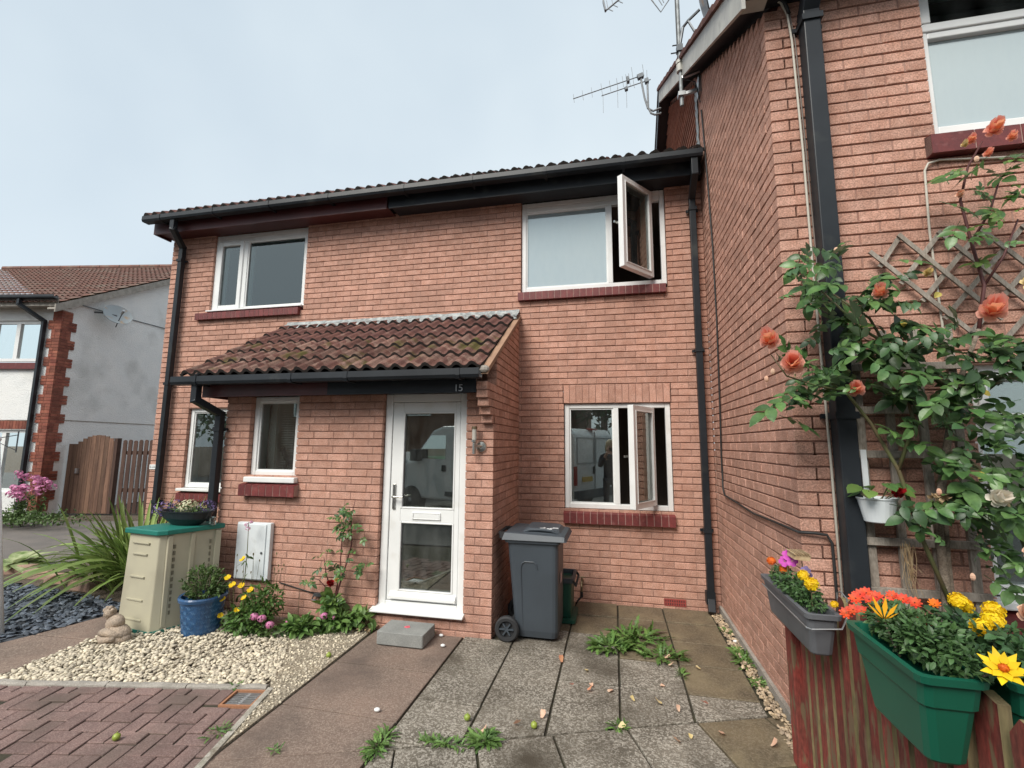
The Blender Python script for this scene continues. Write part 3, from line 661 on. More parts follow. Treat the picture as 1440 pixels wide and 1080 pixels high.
mb.build('verge_tile', TILE, HR)
def slope_plain(hs, x0, x1, ya, za, yb, zb):
    return corrugated(hs, x0, x1, ya, za, yb, zb)
slope_plain(HR, .1, 3.2, -2.52, BL(-2.52)+.26, RID[0], BL(RID[0])+.26)
mb = MB(); mb.add([(-.2, RID[0], BL(RID[0])+.27), (3.2, RID[0], BL(RID[0])+.27), (3.2, 6.4, 4.9), (-.2, 6.4, 4.9)], [(0, 1, 2, 3)]); mb.build('rear_roof_slope', TILE, HR)
mb = MB(); mb.box(.005, 3.2, -2.44, RY+.01, 4.705, 4.72); mb.build('soffit', SOFFIT, HR); MB().box(-.155, 3.2, -2.462, -2.44, 4.69, 4.83).build('fascia', BLACK, HR); gutter(HR, -.17, 3.2, -2.525, 4.80)
mb = MB(); mb.box(-.16, .0, -2.435, RY-.005, 4.68, 4.71); mb.box(-.158, .0, RY-.03, RY-.006, 4.70, 4.95); mb.build('eaves_box', BARGE, HR)
# tile-hung gable above the lower roof
th = MB(); zc = 5.02
while zc < 7.5:
    lim = (zc + .11 - 4.66)/.64 - 2.37; a = max(.0, lim); bb = 4.2 if zc < 6.2 else RID[0] + (7.53-zc)/.66
    if bb > a + .05: th.box(.0005, -.022, a, bb, zc, zc+.012); th.add([(-.020, a, zc), (-.020, bb, zc), (-.003, bb, zc+.096), (-.003, a, zc+.096)], [(0, 1, 2, 3)])
    zc += .10
th.build('tile_hanging', TILEHUNG, HR)
mb = MB(); mb.add([(.002, -.01, 0), (.002, 6.3, 0), (.002, 6.3, 4.9), (.002, RID[0], 7.50), (.002, -.01, 6.16)], [(0, 1, 2, 3, 4)]); mb.add([(3.19, -2.3, 0), (3.19, 6.3, 0), (3.19, 6.3, 4.9), (3.19, RID[0], 7.5), (3.19, -2.3, 4.7)], [(0, 1, 2, 3, 4)]); mb.build('inner_wall', MORTAR, HR)
mb = MB(); nz_ = 14
vs = []
for i in range(nz_+1):
    z = 5.06 + .9*i/nz_; e = R_.uniform(-.012, .012); vs += [(-.012+R_.uniform(-.006, .004), -.10+e, z), (-.016, .03+e, z)]
mb.add(vs, [(i*2, i*2+1, i*2+3, i*2+2) for i in range(nz_)]); mb.build('lead_flashing', LEAD, HR)
mb = MB(); mb.box(-.028, .004, RY+.0, -.0, -.05, .062); mb.build('plinth', CEMENT, HR)

lay_left = MB()
mbox(lay_left, 'L', -5.17, -1.10, -.11, .0, .1, 0, 2.5); lay_left.build('porch_side_wall', BRICK, HL)

# ---------------------------------------------------------------- ground, paving, gravel
sheet('ground', [(-150, -150), (150, -150), (150, 150), (-150, 150)], -.045, SOIL)
sheet('road', [(-60, -14), (60, -14), (60, -5.6), (-60, -3.7)], -.022, ASPHALT)
sheet('driveway', [(-16, -1.2), (-8.95, -.55), (-8.6, .9), (-7.7, .6), (-7.7, 2.2), (-10.5, 3.3), (-17, 1.3)], -.018, DRIVE)
sheet('lawn', [(-60, 2.2), (-17, 2.2), (-17, 30), (-60, 30)], -.03, LEAFD)
def clip(poly, n, d):            # keep n.p >= d
    out = []
    for i in range(len(poly)):
        a, b = poly[i], poly[(i+1) % len(poly)]; fa = a[0]*n[0]+a[1]*n[1]-d; fb = b[0]*n[0]+b[1]*n[1]-d
        if fa >= 0: out.append(a)
        if fa*fb < 0: t = fa/(fa-fb); out.append((a[0]+(b[0]-a[0])*t, a[1]+(b[1]-a[1])*t))
    return out
def area(p): return abs(sum(p[i][0]*p[(i+1)%len(p)][1]-p[(i+1)%len(p)][0]*p[i][1] for i in range(len(p))))/2
def flag(name, poly, parent, mat, gap=.005, th=.04, ch=.006, dz=.004, tilt=.004):
    """one slab: polygon shrunk by the joint, chamfered top"""
    if len(poly) < 3 or area(poly) < .0012: return None
    cx = sum(p[0] for p in poly)/len(poly); cy_ = sum(p[1] for p in poly)/len(poly)
    def inset(e):
        out = []
        for x, y in poly:
            dx, dy = x-cx, y-cy_; r = math.hypot(dx, dy); k = max(.1, (r - e*1.35)/r) if r > 0 else 1; out.append((cx+dx*k, cy_+dy*k))
        return out
    z = R_.uniform(-dz, dz); tx, ty = R_.uniform(-tilt, tilt), R_.uniform(-tilt, tilt); j = lambda: R_.uniform(-.0015, .0015)
    zt = lambda x, y: z + tx*(x-cx) + ty*(y-cy_)
    o = inset(gap/2); i_ = inset(gap/2 + ch)
    o = [(x+j(), y+j()) for x, y in o]; mb = MB()
    mb.loft([[(x, y, zt(x, y)-th) for x, y in o], [(x, y, zt(x, y)-ch*.8) for x, y in o], [(x, y, zt(x, y)) for x, y in i_]])
    return mb.build(name, mat, parent, origin=(cx, cy_, 0))
patio = sheet('patio', [(-2.425, -1.19), (-2.425, -3.6), (.3, -3.6), (0, -2.4), (0, .02), (-2.2, .02), (-2.2, -1.19)], -.016, JOINT)
sk_n = (-.354, .935); sk_d = sk_n[0]*-1.81 + sk_n[1]*-2.559
cols = [-2.42, -1.965, -1.505, -1.062, -.60, -.125]; rows = [-.012, -.42, -.87, -1.315, -1.765, -2.236, -2.70, -3.1]
for i in range(5):
    for k in range(7):
        q = [(cols[i], rows[k+1]), (cols[i+1], rows[k+1]), (cols[i+1], rows[k]), (cols[i], rows[k])]
        if i == 0 and k < 2: continue
        if i == 0 and k == 2: q = [(cols[0], rows[3]), (cols[1], rows[3]), (cols[1], -1.205), (cols[0], -1.205)]
        q = clip(q, sk_n, sk_d + .004)
        damp = (k < 2) or (i == 4 and k < 4) or (k == 2 and i == 3)
        flag('paving_slab', q, patio, SLABDAMP if damp else SLAB, gap=.016, ch=.0035)
e1, e2 = (.935, .354), (.354, -.935); o0 = (-1.031+.0, -2.252)
for i in range(-4, 3):
    for k in range(3):
        base = lambda a, b: (o0[0] + e1[0]*a*.463 + e2[0]*b*.46, o0[1] + e1[1]*a*.463 + e2[1]*b*.46)
        q = [base(i, k+1), base(i+1, k+1), base(i+1, k), base(i, k)]
        q = clip(clip(clip(q, (-sk_n[0], -sk_n[1]), -sk_d + .006), (1, 0), -2.415), (-1, 0), .02)
        flag('paving_slab', q, patio, SLABDAMP if i >= 1 and k < 1 else SLAB, gap=.016, ch=.0035)
path = sheet('path', [(-3.32, -1.19), (-3.30, -3.75), (-2.43, -3.75), (-2.43, -1.19)], -.012, JOINT)
pr_ = [(-1.205, -1.205), (-1.88, -1.887), (-2.505, -2.52), (-3.08, -2.79), (-3.7, -3.4)]
for k in range(4):
    q = [(-3.275, pr_[k+1][0]), (-2.425, pr_[k+1][1]), (-2.425, pr_[k][1]), (-3.275, pr_[k][0])]
    flag('paving_slab', q, path, PINKSLAB, gap=.018, tilt=.003, ch=.0035)
gp = sheet('side_path', [(-6.35, -2.6), (-5.95, -1.2), (-5.53, -1.2), (-5.53, -2.78), (-6.0, -3.0)], -.013, JOINT)
flag('paving_slab', [(-6.18, -2.05), (-5.54, -2.02), (-5.54, -1.22), (-5.98, -1.25)], gp, PINKSLAB, gap=.012)
flag('paving_slab', [(-6.40, -2.72), (-5.54, -2.74), (-5.54, -2.03), (-6.18, -2.06)], gp, PINKSLAB, gap=.012)
bed = sheet('bed_slab', [(-4.62, -1.205), (-3.80, -1.205), (-3.95, -1.50), (-4.45, -1.42)], .012, PINKSLAB, thick=.03)
gr = [(-3.29, -1.21), (-3.277, -2.5), (-3.28, -3.0), (-3.45, -2.40), (-3.64, -2.14), (-3.84, -1.74), (-4.12, -1.42), (-3.9, -1.21)]
sheet('concrete_haunch', gr, .004, GRITTY, thick=.03)
# block paving
kd = Vector((1.9, .372)).normalized(); kn = Vector((-kd.y, kd.x)); k0 = Vector((-3.5, -2.372))
rd = Vector((.20, -.76)).normalized(); rn = Vector((rd.y, -rd.x))     # right edging runs away from the house
bpv = sheet('block_paving', [(-6.6, -3.0), (-5.5, -2.77), (-3.46, -2.37), (-3.12, -3.66), (-3.1, -4.4), (-6.9, -4.4)], -.010, JOINT)
th_ = .102; dm = Matrix.Rotation(math.atan2(kd.y, kd.x), 3, 'Z')
for x in range(-34, 8):
    for y in range(-22, 4):
        c = (x - y) % 4
        if c == 0: q = [(x, y), (x+2, y), (x+2, y+1), (x, y+1)]
        elif c == 3: q = [(x, y), (x+1, y), (x+1, y+2), (x, y+2)]
        else: continue
        q = [(k0.x + kd.x*a*th_ + kn.x*b*th_, k0.y + kd.y*a*th_ + kn.y*b*th_) for a, b in q]
        q = clip(q, (-kn.x, -kn.y), -(kn.x*k0.x + kn.y*k0.y) + .012)
        q = clip(q, (rn.x, rn.y), rn.x*-3.462 + rn.y*-2.37 + .012) if rn.x < 0 else clip(q, (-rn.x, -rn.y), -(rn.x*-3.462 + rn.y*-2.37) + .012)
        if not q or len(q) < 3: continue
        gq = [dm.transposed() @ Vector((p[0]+3.555, p[1]+2.515, 0)) for p in q]
        if max(v.x for v in gq) > -.112 and min(v.x for v in gq) < .112 and max(v.y for v in gq) > -.102 and min(v.y for v in gq) < .102:      # cut round the gully
            best = max((clip([(v.x, v.y) for v in gq], n_, d_) for n_, d_ in (((-1, 0), .112), ((1, 0), .112), ((0, -1), .102), ((0, 1), .102))), key=lambda w: area(w) if len(w) > 2 else 0)
            if len(best) < 3: continue
            q = [tuple((dm @ Vector((v[0], v[1], 0)) + Vector((-3.555, -2.515, 0)))[:2]) for v in best]
        pp = project((q[0][0], q[0][1], 0))
        if pp is None or pp[0] < -60 or pp[1] > 1150: continue
        flag('paving_brick', q, bpv, PAVER, gap=.011, th=.03, ch=.005, dz=.003, tilt=.012)
mb = MB(); n = 16
a0, a1 = Vector((-5.75, -2.812)), Vector((-3.49, -2.362))
for i in range(4):
    p, q = a0 + (a1-a0)*(i/4+.002), a0 + (a1-a0)*((i+1)/4-.002); dx = kn*.028
    prof = [(-.028, -.03), (-.026, .018), (-.014, .030), (.014, .031), (.027, .02), (.028, -.03)]
    mb.loft([[(c.x + kn.x*a, c.y + kn.y*a, b*R_.uniform(.6, 1.1) - .006) for a, b in prof] for c in [p + (q-p)*(t/6) for t in range(7)]])
tag(mb.build('kerb', CEMENT), kind='structure')
mb = MB(); a0, a1 = Vector((-3.462, -2.37)), Vector((-3.13, -3.63))
mb.loft([[(c.x + a, c.y, b + R_.uniform(-.003, .003)) for a, b in ((-.022, -.03), (-.02, .012), (.02, .013), (.022, -.03))] for c in [a0 + (a1-a0)*t/7 for t in range(8)]])
tag(mb.build('path_edging', pmat('edging_concrete', (.40, .37, .32), (.28, .26, .21), rough=.95, nscale=14, fine=.3, bump=.6, stain=(.16, .13, .09), stain_scale=9, stain_lo=.55, stain_hi=.7)), kind='structure')
dr = thing('drain_gully', 'small square drain with a grey grating beside the block paving edge', 'drain', (-3.55, -2.51, 0))
dm = Matrix.Rotation(math.atan2(kd.y, kd.x), 3, 'Z')
def rotd(mb, c): mb.v = [tuple(dm @ Vector(v) + Vector(c)) for v in mb.v]; return mb
mb = MB(); ring_ = [(-.11, -.095, -.1, .1), (.095, .11, -.1, .1), (-.095, .095, .085, .1), (-.095, .095, -.1, -.085)]
for x0, x1, y0, y1 in ring_: mb.box(x0, x1, y0, y1, -.03, .008)
rotd(mb, (-3.555, -2.515, 0)).build('frame', pmat('terracotta', (.36, .17, .09), rough=.9, fine=.2), dr)
mb = MB()
for i in range(8): mb.box(-.09, .09, -.08 + i*.0215, -.069 + i*.0215, -.018, -.004)
mb.box(-.012, .012, -.08, .08, -.02, -.006); rotd(mb, (-3.555, -2.515, 0)).build('grate', METAL, dr)
# loose stones
ICO = None
def ico():
    global ICO
    if ICO is None:
        t = (1+5**.5)/2; v = np.array([(-1,t,0),(1,t,0),(-1,-t,0),(1,-t,0),(0,-1,t),(0,1,t),(0,-1,-t),(0,1,-t),(t,0,-1),(t,0,1),(-t,0,-1),(-t,0,1)], float); v /= np.linalg.norm(v[0])
        f = np.array([(0,11,5),(0,5,1),(0,1,7),(0,7,10),(0,10,11),(1,5,9),(5,11,4),(11,10,2),(10,7,6),(7,1,8),(3,9,4),(3,4,2),(3,2,6),(3,6,8),(3,8,9),(4,9,5),(2,4,11),(6,2,10),(8,6,7),(9,8,1)])
        ICO = (v, f)
    return ICO
def inside(poly, x, y):
    r = False; n = len(poly)
    for i in range(n):
        (x1, y1), (x2, y2) = poly[i], poly[(i+1) % n]
        if (y1 > y) != (y2 > y) and x < (x2-x1)*(y-y1)/(y2-y1) + x1: r = not r
    return r
def stones(name, poly, n, size, mat, zf, flat=.55, seed=1, angular=0, lab=None):
    rng = np.random.default_rng(seed); rr = random.Random(seed); v, f = ico(); xs = [p[0] for p in poly]; ys = [p[1] for p in poly]; V = []; F = []; k = 0
    while k < n:
        x, y = rr.uniform(min(xs), max(xs)), rr.uniform(min(ys), max(ys))
        if not inside(poly, x, y): continue
        s = size*rr.uniform(.55, 1.35); sc = np.array([s*rr.uniform(.9, 1.4), s*rr.uniform(.7, 1.0), s*flat*rr.uniform(.7, 1.2)])
        w = v*(1 + rng.uniform(-.16-angular, .16+angular, (12, 1)))*sc
        m = np.array(Euler((rr.uniform(-.5, .5), rr.uniform(-.5, .5), rr.uniform(0, 6.28))).to_matrix())
        V.append(w @ m.T + np.array([x, y, zf(x, y, rr)])); F.append(f + 12*k); k += 1
    V = np.concatenate(V); F = np.concatenate(F); me = bpy.data.meshes.new(name); me.from_pydata(V.tolist(), [], F.tolist()); me.materials.append(mat)
    if not angular: me.polygons.foreach_set('use_smooth', [True]*len(F))
    o = bpy.data.objects.new(name, me); COL.objects.link(o); o['kind'] = 'stuff'; return o
GP = [(-5.52, -1.28), (-5.525, -2.735), (-3.53, -2.345), (-3.60, -2.12), (-3.80, -1.76), (-4.08, -1.46), (-4.6, -1.40), (-4.9, -1.25)]
sheet('gravel_base', [(-5.53, -1.2), (-5.53, -2.77), (-3.5, -2.36), (-3.62, -2.1), (-4.1, -1.3), (-4.3, -1.2)], -.006, SOIL)
heap = lambda x, y: .012 + .03*max(0, min(1, (y+2.7)*1.2))*max(0, min(1, (-3.6-x)*1.2))
stones('cream_gravel', GP, 7600, .0165, PEBBLE, lambda x, y, r: r.uniform(-.006, 1)*heap(x, y), seed=3)
stones('scattered_gravel', gr, 1000, .010, PEBBLE, lambda x, y, r: .006, seed=5)
SP = [(-9.3, -.95), (-8.7, -.95), (-6.3, -1.22), (-5.99, -1.36), (-6.2, -2.1), (-6.43, -2.8), (-7.2, -3.4), (-9.3, -3.4)]
sheet('slate_base', [(-9.6, -.8), (-6.2, -1.1), (-5.96, -1.3), (-6.36, -2.7), (-7.4, -3.7), (-9.6, -3.7)], -.012, pmat('slate_dust', (.06, .068, .08), rough=.9))
stones('slate_chippings', SP, 5200, .026, SLATE, lambda x, y, r: r.uniform(0, .028), flat=.22, seed=9, angular=.22)
stones('wall_foot_gravel', [(-.12, -.12), (-.115, -2.6), (-.035, -2.6), (-.032, -.12)], 700, .0135, PEBBLEY, lambda x, y, r: r.uniform(-.004, .018), seed=12)
sheet('planting_bed', [(-8.9, -1.0), (-6.15, -1.2), (-5.6, -1.15), (-5.6, .0), (-7.4, .0), (-8.6, .3)], -.006, SOIL)
for i, (x, y, a, l) in enumerate([(-8.75, -.62, .25, .42), (-8.25, -.72, .1, .36), (-7.75, -.80, .05, .40), (-7.2, -.95, -.1, .36)]):
    mb = MB(); m = Matrix.Rotation(a, 3, 'Z'); mb.loft([[m @ Vector((u*s, v*s*.9, z)) + Vector((x, y, 0)) for u, v in [(-l/2, -.07), (l/2, -.06), (l/2+.01, .07), (-l/2, .08)]] for z, s in ((-.02, 1), (.07, 1.0), (.10, .9))])
    tag(mb.build('edging_stone', pmat('pink_stone', (.38, .24, .18), (.30, .20, .16), rough=.95, fine=.25, bump=.6) if i == 0 else MATS['pink_stone'], bevel=.012), ['pink edging stone nearest the hosta', 'pink edging stone second along the slate bed', 'pink edging stone third along the slate bed, under the strap leaves', 'pink edging stone deepest under the strap leaves'][i], 'stone', 'stones edging the slate bed')

# ---------------------------------------------------------------- white house at the back
CN = Vector((-14.04, 2.82, 0)); FD = Vector((-.986, -.168, 0)); GD = Vector((-.168, .986, 0))
WH = thing('rendered_house', 'white rendered house with red brick quoins and a brown tiled roof', 'house', CN)
wp = lambda a, b, z: CN + FD*a + GD*b + Vector((0, 0, z))
def wbox(mb, a0, a1, b0, b1, z0, z1):
    p = [wp(a, b, z) for z in (z0, z1) for a, b in ((a0, b0), (a1, b0), (a1, b1), (a0, b1))]
    mb.add(p, [(3,2,1,0),(4,5,6,7),(0,1,5,4),(1,2,6,5),(2,3,7,6),(3,0,4,7)])
EZ, AP = 5.05, 7.85
mb = MB()
WOP = [(.45, 1.75, 3.42, 4.62), (.47, 1.7, .55, 1.98)]
wbox(mb, .0, .45, 0, .2, 0, EZ); wbox(mb, 1.75, 8, 0, .2, 0, EZ)
for z0, z1 in ((0, .55), (1.98, 3.42), (4.62, EZ)): wbox(mb, .45, 1.75, 0, .2, z0, z1)
mb.add([wp(0, 0.2, 0), wp(0, 10, 0), wp(0, 10, EZ), wp(0, 5, AP), wp(0, .2, EZ+.1)], [(0, 1, 2, 3, 4)])
mb.build('wall', RENDERW, WH)
mb = MB(); wbox(mb, -.012, .0, .36, 9.5, 2.215, 2.235); wbox(mb, .36, 8, -.012, 0, 2.19, 2.21); mb.build('string_course', CEMENT, WH)
qb = MB(); rb = random.Random(4)
n = int(4.75/.075)
for k in range(n):
    z0 = .12 + k*.075; blk = (k // 3) % 2; wg = .36 if blk else .24; wf = .30 if blk else .20
    for (u0, u1) in ((0, wg*.5), (wg*.5, wg)): wbox(qb, -.028, .01, max(.014, u0-.02+.004), u1-.004, z0+.005, z0+.07)
    for (u0, u1) in ((-.032, wf*.5), (wf*.5, wf)): wbox(qb, u0+.004, u1-.004, -.028, .01, z0+.005, z0+.07)
q_ = qb.build('quoin_brickwork', REDBRICK, WH); q_['kind'] = 'stuff'
mb = MB(); wbox(mb, -.018, .012, -.018, .24, .1, 4.87); wbox(mb, .012, .2, -.018, .01, .1, 4.87); mb.build('quoin_mortar', MORTAR, WH)
rs = MB(); ang = math.atan((AP-EZ)/5)
for r in range(17):
    vs = []; L0 = -.45 + r*.36; L1 = L0 + .37
    for i in range(0, 331):
        a = -.22 + i*.025; h = .03*max(0, math.sin(math.pi*2*((a/.15) % 1.0)))
        for t, e in ((L0, h+.03), (L1, h)): vs.append(wp(a, t*math.cos(ang), EZ + .10 + t*math.sin(ang) + e))
    rs.add(vs, [(i*2, i*2+2, i*2+3, i*2+1) for i in range(330)])
o = rs.build('roof_slope', pmat('faded_roof_tile', (.21, .10, .075), (.15, .085, .07), rough=.95, nscale=9, fine=.2, stain=(.24, .2, .16), stain_scale=3, stain_lo=.5, stain_hi=.8), WH); o['kind'] = 'stuff'
mb = MB(); mb.add([wp(-.2, 5, AP+.09), wp(8, 5, AP+.09), wp(8, 10.4, EZ), wp(-.2, 10.4, EZ)], [(0, 1, 2, 3)]); mb.build('rear_roof_slope', TILE, WH)
for i in range(11):
    mb = MB(); mb.tube([wp(-.2 + i*.75, 5, AP+.13), wp(.53 + i*.75, 5, AP+.13)], .10, 8); mb.build('ridge_tile', MATS['faded_roof_tile'], WH)
mb = MB(); mb.loft([[wp(-.22 + e, t*5, EZ + .02 + t*(AP-EZ) + f) for e, f in ((0, -.14), (.03, -.14), (.03, .05), (0, .05))] for t in (-.075, 1)]); mb.build('barge_board', CEMENT, WH)
mb = MB(); mb.loft([[wp(-.20 + e, t*5, EZ - .02 + t*(AP-EZ) + f) for e, f in ((0, -.04), (.21, -.04), (.21, .0), (0, .0))] for t in (-.07, 1)]); mb.build('verge_soffit', CEMENT, WH)
mb = MB(); wbox(mb, -.2, 8, -.32, -.30, EZ-.17, EZ+.04); wbox(mb, -.2, 8, -.30, .02, EZ-.15, EZ-.13); mb.build('fascia', CEMENT, WH)
mb = MB(); mb.loft([[wp(a, -.40 + p, EZ + .06 + q) for p, q in GUT] for a in (-.22, 8)]); mb.build('gutter', BLACK, WH)
mb = MB(); sqtube(mb, [wp(.66, -.40, 5.05), wp(.66, -.40, 4.90), wp(.36, -.07, 4.58), wp(.36, -.07, .0)], .075); mb.build('downpipe', BLACK, WH)
def wwin(a0, a1, z0, z1, mull):
    mb = MB()
    for x0, x1, za, zb in ((a0, a0+.07, z0, z1), (a1-.07, a1, z0, z1), (a0+.0705, a1-.0705, z0, z0+.07), (a0+.0705, a1-.0705, z1-.07, z1)): wbox(mb, x0, x1, .05, .12, za, zb)
    for m in mull: wbox(mb, m-.05, m+.05, .052, .12, z0+.0705, z1-.0705)
    w = mb.build('window', PVC, WH); mb = MB(); wbox(mb, a0+.06, a1-.06, .09, .10, z0+.06, z1-.06); mb.build('pane', GLASS, w)
    mb = MB(); wbox(mb, a0-.2, a1+.2, 1.4, 1.41, z0-.3, z1+.2); mb.build('room_wall', ROOM, WH)
wwin(.45, 1.75, 3.62, 4.62, (1.13,)); wwin(.47, 1.7, .55, 1.98, (1.1,))
mb = MB(); wbox(mb, .40, 1.85, -.07, .08, 3.42, 3.57); mb.build('window_sill', SILLRED, WH)
mb = MB()
for i in range(16): wbox(mb, .46+i*.078, .53+i*.078, -.012, .05, 2.0, 2.21)
o = mb.build('window_lintel', REDBRICK, WH); o['kind'] = 'stuff'
# things fixed to it
sdish = thing('satellite_dish', 'rust stained grey satellite dish on the white gable wall', 'satellite dish', wp(-.1, 1.0, 5.0))
def dish(root, c, axis, r, dep, mat):
    m = frame_mat(Vector(axis).orthogonal(), axis); mb = MB(); rings = []
    for i in range(6):
        t = max(.02, i/5); rings.append([Vector(c) + m @ Vector((math.cos(a)*r*t*.92, math.sin(a)*r*t, dep*t*t)) for a in [2*math.pi*k/24 for k in range(24)]])
    mb.loft(rings, cap=False); mb.loft([[p - m @ Vector((0, 0, .012)) for p in rg] for rg in rings][::-1], cap=False)
    mb.build('reflector', mat, root, smooth=True)
ax_ = (-FD*.75 + Vector((0, 0, .55)) - GD*.35).normalized(); dc = wp(-.36, 1.05, 5.02)
dish(sdish, dc, ax_, .34, .07, DISHG)
mb = MB(); mb.tube([wp(0, .78, 5.05), wp(-.22, .85, 5.05), dc], .02, 6); mb.tube([dc - Vector((0, 0, .3)), dc + ax_*.34 - Vector((0, 0, .14))], .012, 5); mb.build('bracket', DARKMETAL, sdish)
mb = MB(); mb.tube([dc + ax_*.30 - Vector((0, 0, .14)), dc + ax_*.42 - Vector((0, 0, .13))], .032, 8); mb.build('receiver', METAL, sdish)
mb = MB(); mb.tube([wp(-.05, .34, 5.12), wp(-.02, 1.6, 5.14), wp(-.02, 3.2, 5.20)], .012, 5)
tag(mb.build('wall_cable', DARKMETAL), 'dark cable running across the white gable wall behind the dish', 'cable')
mb = MB(); mb.beam(wp(.66, -.02, 1.45), wp(.66, -.02, 1.95), .02, .02); mb.beam(wp(.66, -.02, 1.86), wp(.95, -.32, 1.75), .018, .018); mb.beam(wp(.66, -.02, 1.5), wp(.93, -.30, 1.74), .014, .014)
tag(mb.build('wall_bracket', DARKMETAL), 'black iron hanging basket bracket on the white front wall', 'bracket')
# garden fence and arched gate between the two houses
FA, FB = Vector((-14.12, 3.34, 0)), Vector((-7.60, 4.95, 0)); fd = (FB-FA).normalized(); fl = (FB-FA).length
def picket(mb, p, w, h, t=.02, rnd=True):
    n_ = Vector((-fd.y, fd.x, 0)); prof = [(-w/2, 0), (w/2, 0), (w/2, h-w*.45)]
    if rnd: prof += [(w*.32, h-w*.1), (0, h), (-w*.32, h-w*.1)]
    prof += [(-w/2, h-w*.45)]
    mb.loft([[p + fd*a + n_*s + Vector((0, 0, z)) for a, z in prof] for s in (t/2, -t/2)])
gf = thing('picket_fence', 'dark brown picket fence joining the brick house to the arched gate', 'fence', (-12, 3.9, 0))
gs = 1.30; x = gs + .08
while x < fl - .04:
    mb = MB(); picket(mb, FA + fd*x, .088, 1.76 + R_.uniform(-.012, .012)); mb.build('picket', BROWNWOOD, gf); x += .128
for z in (.55, 1.45):
    mb = MB(); mb.beam(FA + fd*gs + Vector((.02, .035, z)), FB + Vector((.02, .035, z)), .04, .09); mb.build('rail', BROWNWOOD, gf)
mb = MB(); mb.beam(FA + fd*(gs-.1), FA + fd*(gs-.1) + Vector((0, 0, 1.8)), .1, .1, up=(1, 0, 0)); mb.build('post', BROWNWOOD, gf)
gt = thing('garden_gate', 'faded brown boarded gate with an arched top beside the white house', 'gate', FA + fd*.7)
x = .10
while x < gs - .08:
    t = (x-.28)/.92; arch = .20*math.sin(math.pi*t)**.7 if 0 < t < 1 else -.02
    mb = MB(); picket(mb, FA + fd*x, .098, 1.72 + arch, rnd=False); mb.build('board', TANWOOD, gt); x += .105
mb = MB(); mb.beam(FA + fd*.06 + Vector((0, .03, .4)), FA + fd*(gs-.12) + Vector((0, .03, .4)), .04, .1); mb.build('rail', TANWOOD, gt)
mb = MB(); mb.beam(FA + fd*.33 + Vector((0, -.03, .95)), FA + fd*.33 + Vector((0, -.03, 1.07)), .05, .06, up=(1, 0, 0)); mb.build('latch', METAL, gt)
mb = MB(); mb.tube([(-6.44, -2.15, 0), (-6.835, -2.15, 1.70)], .036, 12); mb.ball((-6.845, -2.15, 1.735), (.045, .045, .04), 12, 6)
tag(mb.build('white_pole', PVC, smooth=True), 'white pole with a rounded cap leaning outwards at the edge of the slate bed', 'pole')

# ---------------------------------------------------------------- wheelie bin, caddy, tap, step
BN = thing('wheelie_bin', 'dark grey wheelie bin with white daubs on its lid, standing by the porch wall', 'bin', (-1.8, -.96, 0))
mb = MB()
def bring(x0, x1, y0, y1, z, r=.05): return rrect(x0, x1, y0, y1, z, r, 3)
mb.loft([bring(-1.955, -1.585, -1.165, -.735, .035), bring(-1.965, -1.575, -1.175, -.725, .09), bring(-2.03, -1.568, -1.195, -.705, .80), bring(-2.04, -1.565, -1.2, -.70, .865)])
mb.build('body', BINP, BN, smooth=False)
mb = MB(); pts = [(-1.885, .10), (-1.905, .62), (-1.895, .66), (-1.87, .678), (-1.79, .678), (-1.765, .66), (-1.755, .62)]
yy = lambda z: -1.168 - .034*(z-.04)/.8
mb.tube([(x, yy(z)-.001, z) for x, z in pts], .0055, 5); mb.build('side_rib', BINP, BN)
mb = MB(); mb.loft([bring(-2.055, -1.545, -1.215, -.685, .84, .04), bring(-2.06, -1.54, -1.22, -.68, .875, .04)]); mb.build('rim', BINP, BN)
mb = MB(); nx, ny = 28, 24; vs = []
for i in range(nx+1):
    for j in range(ny+1):
        u, v = i/nx, j/ny; x = -2.075 + u*.585; y = -1.232 + v*.564
        e = min(u, 1-u, v, 1-v)
        hump = max(0, 1-((u-.60)/.30)**4)*max(0, 1-((v-.5)/.36)**4)
        z = .918 - .020*u + .016*min(1, e*12) + .040*min(1, hump*2.2)*(1-.35*abs(v-.5))
        if e == 0: z = .866
        vs.append((x, y, z))
mb.add(vs, [(i*(ny+1)+j, (i+1)*(ny+1)+j, (i+1)*(ny+1)+j+1, i*(ny+1)+j+1) for i in range(nx) for j in range(ny)])
mb.loft([[(-2.075, -1.232, .868), (-1.49, -1.232, .868), (-1.49, -.668, .868), (-2.075, -.668, .868)], [(-2.06, -1.222, .872), (-1.50, -1.222, .872), (-1.50, -.678, .872), (-2.06, -.678, .872)]])
mb.build('lid', BINP, BN)
mb = MB(); mb.tube([(-1.88, -1.145, .930), (-1.82, -1.155, .950), (-1.73, -1.157, .953), (-1.64, -1.155, .948), (-1.58, -1.145, .922)], .011, 6); mb.build('lid_grip', BINP, BN); MB().box(-1.86, -1.60, -1.147, -1.135, .920, .948).build('lid_grip_recess', RUBBER, BN)
mb = MB(); mb.tube([(-2.10, -1.12, .885), (-2.125, -1.10, .90), (-2.125, -.80, .90), (-2.10, -.78, .885)], .016, 8); mb.box(-2.12, -2.05, -1.13, -1.08, .86, .91); mb.box(-2.12, -2.05, -.82, -.77, .86, .91); mb.build('handle', RUBBER, BN)
